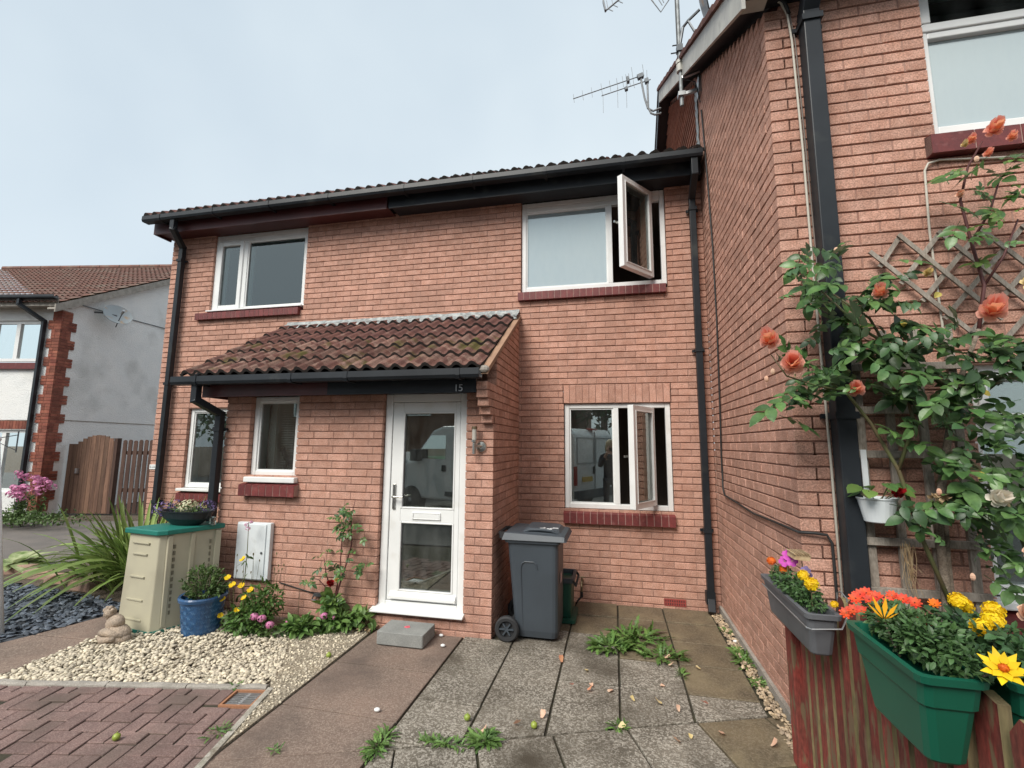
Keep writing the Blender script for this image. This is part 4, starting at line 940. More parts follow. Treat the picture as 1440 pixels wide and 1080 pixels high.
for y in (-1.225, -.715):
    mb = MB(); s = -1 if y < -1 else 1
    mb.lathe([(.066, .025), (.066, -.012), (.070, -.025), (.095, -.027), (.108, -.015), (.108, .015), (.095, .027), (.066, .025)], (-2.02, y, .108), 26, 'y', cap=False); mb.lathe([(.066, -.002), (.066, .004)], (-2.02, y, .108), 20, 'y'); wh = mb.build('wheel', RUBBER, BN, smooth=False)
    mb = MB(); mb.lathe([(.02, -.02), (.02, .02)], (-2.02, y, .108), 10, 'y')
    for k in range(6):
        a = k*math.pi/3; mb.beam((-2.02+.015*math.cos(a), y-.013*(1 if y < -1 else -1), .108+.015*math.sin(a)), (-2.02+.064*math.cos(a), y-.013*(1 if y < -1 else -1), .108+.055*math.sin(a)), .012, .02, up=(0, 1, 0))
    mb.build('wheel_hub', BINP, wh)
MB().tube([(-2.02, -1.22, .108), (-2.02, -.70, .108)], .013, 8).build('axle', DARKMETAL, BN)
mb = MB()
for x, y, l, a in ((-1.745, -1.10, .05, .3), (-1.715, -1.09, .045, 1.2), (-1.68, -1.105, .055, -.5), (-1.65, -1.09, .05, .9), (-1.70, -1.07, .04, 2.0), (-1.63, -1.06, .05, .2)):
    z = .958; mb.beam((x, y, z), (x + l*math.cos(a), y + l*math.sin(a)*.6, z-.002), .009, .006)
mb.build('paint_mark', WHITEP, BN)
MB().box(-1.5635, -1.560, -1.06, -.99, .48, .56).build('sticker', pmat('pale_sticker', (.6, .42, .42), rough=.5), BN)
CD = thing('food_caddy', 'small green food waste caddy tucked behind the grey wheelie bin', 'bin', (-1.58, -.55, 0))
mb = MB(); mb.loft([rrect(-1.76, -1.515, -.66, -.36, z, .03, 2) if z < .1 else rrect(-1.78-.0*z, -1.505+.03*(z-.1), -.68, -.34, z, .03, 2) for z in (.0, .12, .38)], cap=False)
mb.loft([rrect(-1.765, -1.515, -.665, -.355, z, .03, 2) for z in (.38, .08)], cap=True); mb.build('body', CADDYG, CD)
mb = MB(); mb.loft([rrect(-1.80, -1.475, -.70, -.32, z, .035, 2) for z in (.375, .42)], cap=False); mb.loft([rrect(-1.77, -1.50, -.67, -.35, z, .03, 2) for z in (.42, .375)], cap=False); mb.loft([rrect(-1.80, -1.475, -.70, -.32, .42, .035, 2), rrect(-1.77, -1.50, -.67, -.35, .4205, .03, 2)], cap=False); mb.build('rim', BINP, CD)
mb = MB(); mb.tube([(-1.48, -.69, .40), (-1.455, -.70, .36), (-1.455, -.33, .36), (-1.48, -.33, .40)], .012, 6); mb.build('handle', RUBBER, CD)
mb = MB(); mb.loft([rrect(-1.80, -1.46, -.72, -.32, z, .03, 2) for z in (.012, .045)]); mb.build('base', CADDYG, CD)
TP = thing('outside_tap', 'outdoor tap with a hose connector low on the wall beside the caddy', 'tap', (-1.44, -.06, .2))
mb = MB(); mb.tube([(-1.44, 0, .23), (-1.44, -.10, .23), (-1.44, -.13, .19), (-1.44, -.13, .13)], [.013, .013, .014, .012], 8); mb.build('spout', BRASS, TP)
mb = MB(); mb.tube([(-1.44, -.075, .24), (-1.44, -.075, .275)], .008, 6); mb.tube([(-1.475, -.075, .275), (-1.405, -.075, .275)], .007, 6); mb.build('handle', BRASS, TP)
mb = MB(); mb.tube([(-1.44, -.13, .14), (-1.44, -.13, .08)], .016, 8); mb.tube([(-1.44, -.13, .09), (-1.48, -.15, .05), (-1.50, -.12, .01)], .010, 6); mb.build('hose_connector', RUBBER, TP)
ab = MB(); ab.box(-.572, -.352, -.004, .02, .022, .094); a_ = ab.build('air_brick', AIRB, H15)
mb = MB()
for i in range(9): 
    for k in range(2): mb.box(-.56+i*.023, -.552+i*.023, -.0055, -.003, .032+k*.032, .052+k*.032)
mb.build('vent_slot', SOFFIT, a_)
mb = MB(); mb.loft([rrect(-3.105, -2.675, -1.545, -1.265, z, .012, 2) for z in (.006, .10, .112)] ); 
stp = tag(mb.build('step_block', GREYCON, bevel=.006), 'loose grey concrete block used as a step below the front door', 'step')
mb = MB(); mb.tube([(-2.90, -1.40, .1135), (-2.875, -1.385, .1135), (-2.86, -1.405, .1135), (-2.88, -1.42, .1135), (-2.905, -1.41, .1135)], .006, 4); mb.build('spray_mark', PINKM, stp)
# meter box
MX = thing('meter_box', 'white gas meter box on the porch brickwork, dirty along its lower edge', 'meter box', (-4.67, -1.23, .35))
m = Matrix.Rotation(0, 4, 'Z')
MB().box(-4.866, -4.470, -1.252, PY-.003, .350, .910).build('cabinet', BOXWHITE, MX, bevel=.006)
MB().box(-4.858, -4.515, -1.262, -1.2525, .362, .895).build('door', BOXWHITE, MX, bevel=.004)
mb = MB(); mb.lathe([(.012, -.006), (.012, 0)], (-4.55, -1.263, .62), 8, 'y'); mb.build('lock', DARKMETAL, MX)
# storage box
ST = thing('storage_box', 'beige plastic garden storage box with a teal lid, standing on the gravel', 'storage box', (-5.3, -1.6, 0))
so = Vector((-5.345, -1.835, 0)); sx_, sy_ = Vector((.415, -.055, 0))/.43, Vector((.19, .47, 0))/.5
def srot(mb): mb.v = [tuple(so + sx_*v[0] + sy_*v[1] + Vector((0, 0, v[2]))) for v in mb.v]; return mb
Ws, Ls = .43, .50
mb = MB(); mb.loft([[(-Ws/2-e, -e, z), (Ws/2+e*.6, -e, z), (Ws/2+.02+e, .05, z), (Ws/2+.02+e, Ls, z), (-Ws/2-e, Ls, z)] for z, e in ((.03, .012), (.45, .002), (.875, -.006))]); srot(mb).build('body', BEIGE, ST, bevel=.008)
for z, w_ in ((.80, .24), (.70, .20), (.50, .20), (.30, .22), (.13, .24)): mb = MB(); mb.box(-w_/2-.02, w_/2-.02, -.019+.008*z, .0, z-.010, z); mb.box(-w_/2-.015, w_/2-.025, -.013+.008*z, .0, z-.018, z-.0101); srot(mb).build('end_moulding', BEIGE, ST)
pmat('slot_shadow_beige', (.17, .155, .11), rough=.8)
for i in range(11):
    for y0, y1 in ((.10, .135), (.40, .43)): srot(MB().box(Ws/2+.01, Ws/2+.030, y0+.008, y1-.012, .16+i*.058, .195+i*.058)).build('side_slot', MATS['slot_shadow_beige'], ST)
mb = MB()
for y0, y1 in ((.055, .095), (.24, .275), (.45, .50)): mb.box(Ws/2+.0, Ws/2+.036, y0, y1, .06, .86)
srot(mb).build('side_rib', BEIGE, ST, bevel=.005)
mb = MB(); mb.loft([[(-Ws/2-.02, -.025, z), (Ws/2+.012, -.025, z), (Ws/2+.05, .035, z), (Ws/2+.05, Ls+.02, z), (-Ws/2-.02, Ls+.02, z)] for z in (.872, .918)]); srot(mb).build('lid', TEALP, ST, bevel=.008)
mb = MB(); mb.loft([[(-Ws/2-.016, -.018, z), (Ws/2+.01, -.018, z), (Ws/2+.042, .04, z), (Ws/2+.042, Ls+.01, z), (-Ws/2-.016, Ls+.01, z)] for z in (.0, .045)]); srot(mb).build('base', TEALP, ST)

# ---------------------------------------------------------------- leaves and flowers
def leaf_mb(L, Wd, fold=.25, droop=.25, seg=4, tipw=0.0, ser=0.0):
    mb = MB(); vs = []; ts = [i/seg for i in range(seg+1)]
    for t in ts:
        w = Wd*math.sin(math.pi*min(1, t*.93+.05))**.75*(1-.25*t) if t < 1 else tipw
        if ser and round(t*seg) % 2 == 0: w *= 1-ser
        y = L*t; z = -droop*L*t*t
        vs += [(-w, y-.04*L*(1-t), z+fold*w), (0, y, z), (w, y-.04*L*(1-t), z+fold*w)]
    fs = []
    for i in range(seg): a = i*3; fs += [(a, a+1, a+4, a+3), (a+1, a+2, a+5, a+4)]
    return mb.add(vs, fs)
def place_mb(dst, src, pos, d, n, s=1.0):
    m = frame_mat(d, n); p = Vector(pos); dst.add([m @ (Vector(v)*s) + p for v in src.v], src.f)
def rose_leaf(L, k, droop):
    mb = MB(); rr = random.Random(k)
    mb.tube([(0, 0, 0), (0, L*.5, -.03*L), (0, L*.72, -.08*L)], L*.010, 3)
    lf = leaf_mb(L*.46, L*.165, fold=.30, droop=droop)
    for t, sgn, sc in ((.28, -1, .78), (.30, 1, .78), (.56, -1, .95), (.58, 1, .95)):
        place_mb(mb, lf, (0, L*t, -.04*L*t), (sgn*.9, .45+rr.uniform(-.15, .15), rr.uniform(-.25, .1)), (rr.uniform(-.3, .3), 0, 1), sc)
    place_mb(mb, lf, (0, L*.70, -.08*L), (rr.uniform(-.2, .2), 1, -.15), (0, .2, 1), 1.1)
    return mb
ROSEL = [mesh_of(rose_leaf(L, k, dr), 'rose_leaf', LEAF, smooth=True) for k, (L, dr) in enumerate([(.125, .2), (.155, .3), (.17, .15), (.14, .4)])]
ROSED = [mesh_of(rose_leaf(L, k+9, dr), 'rose_leaf', LEAFD, smooth=True) for k, (L, dr) in enumerate([(.13, .25), (.155, .35)])]
ROSELT = [mesh_of(rose_leaf(.10, 31, .3), 'rose_leaf', LEAFL, smooth=True)]
def petal_mb(L, Wd, cup, curl):
    mb = MB(); vs = []
    for t in (0, .35, .7, 1):
        w = Wd*(.35+.9*t-.35*t*t) if t < 1 else Wd*.62
        y = L*(t - .25*t*t); z = L*(cup*t*t*.6 + cup*.4*t) - curl*L*max(0, t-.6)*2
        vs += [(-w, y, z+.25*w), (0, y+.04*L*t, z), (w, y, z+.25*w)]
    return mb.add(vs, [(a, a+1, a+4, a+3) for a in (0, 3, 6)] + [(a+1, a+2, a+5, a+4) for a in (0, 3, 6)])
def rose_head(r, k):
    mb = MB(); rr = random.Random(k)
    for n_, rad0, cup, L, curl, ph in ((5, .15, .35, 1.0, .35, 0), (6, .12, .8, .92, .2, .5), (5, .10, 1.5, .8, .05, .2), (5, .06, 2.6, .66, 0, .7), (3, .02, 4, .5, 0, 0)):
        for i in range(n_):
            a = 2*math.pi*(i+ph)/n_ + rr.uniform(-.15, .15); d = Vector((math.cos(a), math.sin(a), 0))
            p = petal_mb(L*r, r*.48, cup*rr.uniform(.85, 1.15), curl*rr.uniform(.6, 1.4)); m = Matrix((Vector((-d.y, d.x, 0)), d, Vector((0, 0, 1)))).transposed()
            mb.add([m @ Vector(v) + d*rad0*r for v in p.v], p.f)
    return mb
def daisy(r, n, w, cup=.15, point=True, rows=1):
    mb = MB()
    for q in range(rows):
        for i in range(n):
            a = 2*math.pi*(i+.5*q)/n; d = Vector((math.cos(a), math.sin(a), 0)); s = Vector((-d.y, d.x, 0)); rr = r*(1-.25*q); z = .08*r*q
            mb.add([d*.08*r + Vector((0, 0, z)), d*rr*.55 + s*w*r + Vector((0, 0, cup*r*.5+z)), d*rr + s*(0 if point else w*.6*r) + Vector((0, 0, cup*r+z)), d*rr*.97 - s*(0.001 if point else w*.6*r) + Vector((0, 0, cup*r+z)), d*rr*.55 - s*w*r + Vector((0, 0, cup*r*.5+z))], [(0, 1, 2, 3, 4)])
    return mb
def pompon(r, k):
    mb = MB(); rr = random.Random(k)
    for i in range(70):
        t = (i+.5)/70; ph = math.acos(1 - 1.25*t); a = i*2.39996
        d = Vector((math.sin(ph)*math.cos(a), math.sin(ph)*math.sin(a), math.cos(ph)*.75)); s = d.orthogonal().normalized(); u = d.cross(s); th2 = rr.uniform(0, 6.28); s, u = s*math.cos(th2)+u*math.sin(th2), u*math.cos(th2)-s*math.sin(th2)
        c = d*r*(.82+rr.uniform(-.05, .08)); w = r*.24
        mb.add([c - s*w - d*.1*r, c + s*w*.3 + u*w*.5 + d*.10*r, c + s*w + d*.05*r, c - u*w*.8 - d*.02*r], [(0, 1, 2, 3)])
    mb.ball((0, 0, 0), (r*.8, r*.8, r*.55), 8, 5); return mb
def head(name, mb_or_me, mat, parent, pos, n, s=1.0, smooth=True):
    me = mb_or_me if not isinstance(mb_or_me, MB) else mesh_of(mb_or_me, name, mat, smooth)
    z = Vector(n).normalized(); m = frame_mat(z.orthogonal(), z) @ Matrix.Rotation(R_.uniform(0, 6.28), 3, 'Z')
    return place(name, me, parent, pos, m.to_euler(), (s, s, s))
def leafy(mb, c, rx, ry, rz, n, tpl, up=.6, smin=.7, smax=1.25, outward=.8, rr=None):
    """n leaves through an ellipsoid, loosely pointing outward and up"""
    rr = rr or R_
    for _ in range(n):
        v = rvec(); q = rr.random()**.45; p = Vector((c[0]+v.x*rx*q, c[1]+v.y*ry*q, c[2]+v.z*rz*q))
        d = (Vector((v.x, v.y, v.z*.6))*outward + rvec()*.7 + Vector((0, 0, .15))).normalized(); nn = (rvec()*.55 + Vector((0, -.1, up))).normalized()
        place_mb(mb, tpl, p, d, nn, rr.uniform(smin, smax))
def stalk(mb, a, b, r=.003, bow=.03, n=4):
    a, b = Vector(a), Vector(b); o = rvec()*bow; o.z = abs(o.z)*.3
    mb.tube([a, a.lerp(b, .35)+o*.8, a.lerp(b, .7)+o*.7, b], [r*1.2, r, r*.9, r*.7], n)

# climbing rose
RB = thing('rose_bush', 'tall climbing rose with coral, peach and white blooms trained over the wooden trellis', 'rose bush', (.6, -2.6, 0))
def cane(pts, r, mat=BARK, nm='stem'): MB().tube(pts, r, 7).build(nm, mat, RB, smooth=True)
cane([(.60, -2.52, 0), (.585, -2.50, .6), (.60, -2.49, 1.05), (.59, -2.50, 1.35), (.66, -2.51, 1.7), (.72, -2.52, 2.0), (.86, -2.53, 2.35)], [.026, .024, .022, .021, .018, .015, .010])
cane([(.64, -2.50, 0), (.625, -2.48, .7), (.63, -2.47, 1.1), (.64, -2.48, 1.5)], [.02, .019, .018, .014])
cane([(.60, -2.53, .90), (.50, -2.52, 1.25), (.42, -2.53, 1.6), (.30, -2.55, 1.85), (.18, -2.58, 2.02), (.02, -2.62, 2.12)], [.011, .011, .010, .009, .008, .005], STEM)
cane([(.42, -2.53, 1.6), (.50, -2.56, 1.85), (.44, -2.58, 2.15), (.32, -2.60, 2.42), (.14, -2.60, 2.58)], [.010, .009, .008, .007, .004], STEM)
cane([(.72, -2.52, 2.0), (.52, -2.55, 2.2), (.28, -2.6, 2.36), (.06, -2.62, 2.62)], [.010, .009, .007, .004], STEM)
cane([(.86, -2.53, 2.35), (.93, -2.50, 2.60), (.91, -2.48, 2.86), (.87, -2.50, 3.1), (.90, -2.54, 3.28), (.96, -2.57, 3.40)], [.010, .009, .008, .007, .006, .004], REDST)
cane([(.91, -2.48, 2.86), (1.0, -2.5, 3.02), (1.06, -2.52, 3.22)], [.007, .006, .004], REDST)
cane([(.93, -2.50, 2.60), (1.02, -2.52, 2.75), (1.1, -2.53, 2.95)], [.007, .006, .004], REDST)
cane([(.66, -2.51, 1.7), (.74, -2.6, 1.62), (.80, -2.66, 1.45), (.84, -2.68, 1.2), (.82, -2.68, 1.0)], [.009, .008, .007, .006, .004], STEM)
cane([(.59, -2.50, 1.35), (.52, -2.6, 1.45), (.45, -2.64, 1.42)], [.007, .006, .004], STEM)
cane([(.18, -2.58, 2.02), (.0, -2.66, 2.05), (-.14, -2.68, 2.10), (-.21, -2.68, 2.22)], [.006, .005, .004, .003], STEM)
clus = []      # centre, radius, leaves
for x, z in [(-.03, 2.65), (.08, 2.75), (.14, 2.58), (.23, 2.45), (.35, 2.6), (.40, 2.44), (.19, 2.29), (.32, 2.25), (.46, 2.28), (.56, 2.32), (.67, 2.2), (.80, 2.23), (.92, 2.26), (.34, 2.09), (.50, 2.05), (.62, 1.97), (.47, 2.13), (.10, 2.45), (.75, 2.08), (.88, 2.12), (1.0, 2.2)]: clus.append((x, z, .10, 9, 0))
for x, z in [(-.06, 2.22), (.0, 2.14), (.06, 2.04), (-.04, 1.98), (-.15, 1.97), (.09, 2.14)]: clus.append((x, z, .065, 5, 2))
for x, z in [(.64, 1.83), (.78, 1.79), (.88, 1.9), (.68, 1.68), (.79, 1.61), (.89, 1.68), (.58, 1.61), (.44, 1.39), (.56, 1.42), (.65, 1.4), (.75, 1.44), (.82, 1.34), (.75, 1.2), (.83, 1.17), (.79, 1.07), (.48, 1.83), (.55, 1.94), (.95, 1.8), (.92, 1.5)]: clus.append((x, z, .085, 6, 0))
for x, z in [(.83, 3.09), (.96, 3.11), (1.06, 3.22), (.87, 2.92), (1.0, 2.95), (.80, 2.85), (.91, 2.72), (.80, 3.17), (.98, 3.30), (1.1, 3.05)]: clus.append((x, z, .07, 3, 1))
nl = 0; extra = MB(); clus.sort(key=lambda c: -c[4])
for x, z, r, n_, kind in clus:
    for _ in range(int(n_*1.0)):
        y = -2.62 + R_.uniform(-.15, .13); p = Vector((x + R_.gauss(0, r*.6), y, z + R_.gauss(0, r*.6)))
        d = Vector((R_.gauss(0, .7), R_.gauss(-.35, .4), R_.gauss(-.1, .45))); nn = Vector((R_.gauss(0, .35), -.55 + R_.gauss(0, .3), .75))
        u = R_.random(); me = R_.choice(ROSELT) if (kind == 1 and u < .35) or u < .06 else R_.choice(ROSED) if u < .38 else R_.choice(ROSEL)
        p -= d.normalized()*.07
        sc = R_.choice((.6, .75, .9, 1.0, 1.15, 1.3))
        if nl < 300: place('leaf', me, RB, p, frame_mat(d, nn).to_euler(), [sc]*3)
        else: m = frame_mat(d, nn); extra.add([m @ (v.co*sc) + p for v in me.vertices], [tuple(f.vertices) for f in me.polygons])
        nl += 1
o = extra.build('foliage', LEAF, RB); o['kind'] = 'stuff'
RH = [mesh_of(rose_head(.055, k), 'rose_bloom', ROSE, True) for k in range(2)]; RHP = mesh_of(rose_head(.048, 5), 'rose_bloom', PEACH, True); RHW = mesh_of(rose_head(.045, 6), 'rose_bloom', ROSEW, True); RHY = mesh_of(rose_head(.045, 7), 'rose_bloom', ROSEY, True)
for me, x, y, z, s in ((RH[0], -.215, -2.70, 2.285, 1.0), (RH[1], -.12, -2.72, 2.155, 1.12), (RH[0], .195, -2.66, 2.02, .8), (RH[1], .78, -2.74, 2.385, 1.12), (RH[0], .33, -2.70, 2.52, .72), (RH[1], .99, -2.60, 3.43, .8), (RH[0], .90, -2.58, 3.40, .45), (RH[0], 1.07, -2.6, 3.38, .45), (RH[1], .95, -2.6, 3.30, .4),
                        (RHY, .97, -2.72, 2.52, 1.1), (RHW, .70, -2.74, 1.48, 1.0), (RHP, .80, -2.76, 1.24, .75), (RHP, .76, -2.76, .97, 1.0), (RHW, .78, -2.8, .80, .6), (RHY, .55, -2.7, 2.62, .5), (RHY, .865, -2.58, 3.38, .4), (RHP, .80, -2.6, 3.08, .4)):
    head('rose_bloom', me, None, RB, (x, y, z), (R_.uniform(-.5, .1), -1, R_.uniform(.1, .7)), s)
mb = MB()
for x, z in ((-.20, 2.13), (-.235, 2.09), (.16, 2.80), (.52, 1.50), (.62, 1.1), (.86, 3.25)): mb.ball((x, -2.66, z), (.012, .012, .018), 6, 5)
mb.build('rose_bud', PEACH, RB)
mb = MB(); lf = leaf_mb(.05, .018, droop=.1)
for _ in range(26): place_mb(mb, lf, (.53 + R_.gauss(0, .015), -2.66, 1.47 + R_.gauss(0, .012)), rvec(), rvec(), .7)
mb.build('spent_bloom', DRYP, RB)
for x, z in ((.66, 2.02), (.74, 2.0), (.70, 1.60), (.43, 2.38), (.61, 2.52)): mb = MB(); place_mb(mb, leaf_mb(.055, .026), (x, -2.68, z), (R_.uniform(-1, 1), -.3, -.6), (0, -1, .4), .7); mb.build('yellowed_leaf', DRYY, RB)
mb = MB()
for i in range(22): stalk(mb, (.46 + R_.gauss(0, .012), -2.46, 1.20 + R_.uniform(-.02, .02)), (.47 + R_.gauss(0, .025), -2.47, .95 + R_.uniform(-.05, .12)), .0016, .03, 3)
tag(mb.build('frayed_string', DRYP), 'bundle of frayed pale string tied to the trellis', 'string')

# trellis
TR = thing('trellis', 'weathered grey square wooden trellis fixed to the wall behind the rose', 'trellis', (.58, -2.36, 0))
yb = RY - .045
for x in (.335, .488, .648, .815): MB().box(x-.021, x+.021, yb-.012, yb+.010, .62, 2.44 if x in (.648,) else 2.40).build('upright', GREYWOOD, TR, bevel=.003)
for z in (.935, 1.20, 1.68, 1.93, 2.18): MB().box(.295, .86, yb-.036, yb-.0125, z-.021, z+.021).build('crossbar', GREYWOOD, TR, bevel=.003)
TD = thing('trellis', 'weathered expanding diamond trellis leaning on the wall above the square one', 'trellis', (.85, -2.37, 2.5))
yb2 = RY - .03
def slat(a, b, y):
    a, b = Vector((a[0], y, a[1])), Vector((b[0], y, b[1])); mb = MB(); mb.beam(a, b, .024, .011, up=(0, 1, 0)); mb.build('slat', GREYWOOD, TD)
slat((.470, 2.893), (.93, 2.378), yb2-.013)
for i in range(5): slat((.628+.204*i, 2.987), (1.09+.204*i, 2.44), yb2-.013)
for i in range(6): slat((.650+.204*i, 2.990), (.520+.100*i, 2.795-.112*i + (.0 if i < 3 else .0)), yb2)
# white hanging pot
HP = thing('hanging_pot', 'white metal half pot with a strap hook, hung on the trellis with a red begonia', 'plant pot', (.335, -2.47, 1.3))
mb = MB(); pr = [(.062, 1.315), (.068, 1.32), (.092, 1.435), (.098, 1.44), (.098, 1.448), (.088, 1.446), (.084, 1.42), (.01, 1.40)]
mb.lathe(pr, (.335, -2.47, 0), 24, cap=True, sy=.85); mb.build('pot', BOXWHITE, HP, smooth=False)
mb = MB(); mb.box(.305, .335, -2.405, -2.400, 1.42, 1.70); mb.box(.305, .335, -2.405, -2.35, 1.70, 1.705); mb.build('strap', BOXWHITE, HP)
BG = thing('begonia', 'small begonia with one red flower growing in the white hanging pot', 'plant', (.335, -2.47, 1.42))
for i in range(9):
    a = i*.8; p = Vector((.335+.03*math.cos(a), -2.47+.03*math.sin(a), 1.43)); q = p + Vector((.09*math.cos(a), .06*math.sin(a)-.02, .05+R_.uniform(0, .05)))
    mb = MB(); mb.tube([p, q], .003, 4); mb.build('stem', STEM, BG)
    lm = mesh_of(leaf_mb(.085, .04, fold=.15, droop=.3), 'leaf', LEAFL if i % 3 else LEAF, True); place('leaf', lm, BG, q - Vector((math.cos(a), math.sin(a), 0))*.03, frame_mat((math.cos(a), math.sin(a)-.5, -.2), (0, -.5, 1)).to_euler())
head('flower', rose_head(.028, 3), REDP, BG, (.39, -2.55, 1.475), (.1, -1, .5))

# fence and planters
FN = thing('picket_fence', 'low picket fence with worn red paint running from the rose covered wall', 'fence', (-.07, -3.4, 0))
MB().box(-.135, -.035, -2.455, -2.36, 0, .90).build('post', REDWOOD, FN, bevel=.005)
def rpick(y, w, h, x=-.095, t=.03, top='round', ang=0):
    mb = MB(); n = 5
    if top == 'round': pr = [(-w/2, 0), (w/2, 0), (w/2, h-w/2)] + [(w/2*math.cos(a), h-w/2+w/2*math.sin(a)) for a in [math.pi*(i+1)/(n+1) for i in range(n)]] + [(-w/2, h-w/2)]
    else: pr = [(-w/2, 0), (w/2, 0), (w/2, h-.05), (w*.1, h), (-w/2, h-.012)]
    k0 = len(mb.f); mb.loft([[(x+s, y+a, z) for a, z in pr] for s in (0, t)])
    for q in range(k0, len(mb.f)-2): mb.mi[q] = 1
    mb.build('picket', [REDWOOD, BAREWOOD], FN)
y = -2.50; k = 0
while y > -5.2:
    hh = .86 if y > -2.72 else .95 if y > -2.9 else 1.06
    if abs(y+3.78) > .03 or True: rpick(y, .066 if y > -3.7 else .094, hh + R_.uniform(-.015, .015), top='round' if y > -3.6 else 'cut')
    y -= .099 if y > -3.6 else .125; k += 1
for z in (.28, .80): MB().box(-.0645, -.022, -5.2, -2.456, z-.035, z+.035).build('rail', REDWOOD, FN)
for yy_ in (-3.02, -4.35): MB().box(-.0215, .06, yy_-.04, yy_+.04, 0, 1.02).build('post', REDWOOD, FN)
GT = thing('trough_planter', 'dark grey plastic trough wired to the start of the red fence', 'planter', (-.19, -2.78, .85))
def trough(x0, x1, y0, y1, z0, z1, tx=.02, ty=.04, r=.02, wall=.006):
    mb = MB(); rg = lambda f, z, e=0: rrect(x0+tx*(1-f)+e, x1-tx*(1-f)-e, y0+ty*(1-f)+e, y1-ty*(1-f)-e, z, r, 2)
    H = z1-z0
    mb.loft([rg(0, z0), rg(.05, z0+.006, -.002), rg(.62, z0+.62*H), rg(.65, z0+.65*H, -.005), rg(.97, z1-.022), rg(.98, z1-.02, -.010), rg(1, z1, -.012), rg(1, z1, wall), rg(.75, z0+.78*H, wall)], cap=True); return mb
trough(-.262, -.142, -3.09, -2.46, .825, 1.005).build('trough', GREYP, GT, smooth=False)
mb = MB(); mb.tube([(-.268, -2.47, .955), (-.270, -3.085, .945), (-.255, -3.10, .945), (-.14, -3.10, .955), (-.08, -3.05, 1.02)], .0035, 5); mb.tube([(-.08, -3.02, .95), (-.08, -3.02, 1.06), (-.085, -2.98, 1.075), (-.085, -2.94, 1.06), (-.085, -2.94, .95)], .003, 5); mb.build('wire', METAL, GT)
def bedding(name, label, c, rx, ry, rz, n, mat, leaf, loc):
    t = thing(name, label, 'flowers', loc); mb = MB(); leafy(mb, c, rx, ry, rz, n, leaf, up=.9); o = mb.build('foliage', mat, t, smooth=False); o['kind'] = 'stuff'; return t
sm_l = leaf_mb(.022, .0065, fold=.25, droop=.25, seg=3)
BD = bedding('bedding_plants', 'yellow and orange marigolds with a magenta pansy filling the dark grey trough', (-.20, -2.77, 1.03), .07, .30, .055, 1100, BEDG, sm_l, (-.2, -2.77, .98))
PM = [mesh_of(pompon(.034, k), 'flower', m, False) for k, m in ((1, YEL), (2, ORG))]
for me, x, y, z, s in ((PM[0], -.20, -2.98, 1.10, 1.0), (PM[0], -.215, -2.93, 1.125, .8), (PM[1], -.24, -2.56, 1.10, .75), (PM[1], -.21, -2.66, 1.085, .8), (PM[0], -.15, -3.07, 1.045, .5)): head('flower', me, None, BD, (x, y, z), (-.5, -.7, .7), s)
for q in ((-.20, -2.70, 1.165), (-.215, -2.69, 1.13), (-.19, -2.72, 1.14)): head('flower', daisy(.028, 5, .5, .1, False), MAG, BD, q, (-.5, -1, .4))
mb = MB(); mb.extr([(-.205, 1.165), (-.135, 1.16), (-.13, 1.185), (-.20, 1.19)], -2.80, -2.70, ax='y')
for i in range(6): mb.beam((-.204+.013*i, -2.81, 1.193), (-.204+.013*i, -2.70, 1.193), .006, .006)
mb.build('dried_flower', DRYP, BD)
for q in ((-.15, -2.80, 1.09), (-.165, -2.82, 1.12)): head('flower', daisy(.022, 5, .5, .1, False), PURP, BD, q, (-.5, -1, .4))
mb = MB(); 
for q in ((-.20, -2.70, 1.15), (-.16, -2.76, 1.15), (-.24, -2.57, 1.08), (-.20, -2.97, 1.08)): stalk(mb, (q[0], q[1], 1.0), q, .003, .01)
mb.build('stem', STEM, BD)
GP_ = thing('saddle_planter', 'green plastic planter straddling the red picket fence', 'planter', (-.09, -3.65, .85))
trough(-.262, -.112, -3.86, -3.46, .86, 1.105, tx=.03, ty=.055, r=.025).build('outer_trough', GREENP, GP_)
trough(-.045, .105, -3.86, -3.46, .86, 1.105, tx=.03, ty=.055, r=.025).build('inner_trough', GREENP, GP_)
mb = MB(); mb.box(-.118, -.038, -3.62, -3.48, 1.096, 1.112); mb.build('bridge', GREENP, GP_, bevel=.004)
GB = bedding('bedding_plants', 'scarlet, orange and big yellow daisies spilling from the green planter', (-.13, -3.62, 1.13), .10, .26, .06, 2400, BEDG, sm_l, (-.13, -3.62, 1.08))
mb = MB(); leafy(mb, (.03, -3.66, 1.13), .11, .24, .07, 1100, leaf_mb(.028, .010, seg=3), up=.9); o = mb.build('foliage', LEAFD, GB); o['kind'] = 'stuff'
for x, y, z, s in ((.045, -3.66, 1.205, 1.05), (.075, -3.62, 1.22, 1.0), (.02, -3.56, 1.225, .95), (.06, -3.52, 1.20, .9), (.0, -3.68, 1.185, .95)): head('flower', PM[0], None, GB, (x, y, z), (-.4, -.8, .7), s*.9)
SD = mesh_of(daisy(.022, 9, .2, .2, False, rows=2), 'flower', SCAR)
for x, y, z in ((-.19, -3.36, 1.155), (-.165, -3.34, 1.165), (-.14, -3.33, 1.17), (-.12, -3.36, 1.165), (-.20, -3.42, 1.13), (-.10, -3.40, 1.16), (-.07, -3.36, 1.175), (-.045, -3.38, 1.17), (-.02, -3.40, 1.165), (-.21, -3.38, 1.12), (-.155, -3.38, 1.16), (-.09, -3.56, 1.155), (-.10, -3.60, 1.145), (-.225, -3.36, 1.10)): head('flower', SD, None, GB, (x, y, z), (-.5, -.8, .9), R_.uniform(.85, 1.2))
SO = mesh_of(daisy(.024, 9, .2, .5, False, rows=2), 'flower', ORG)
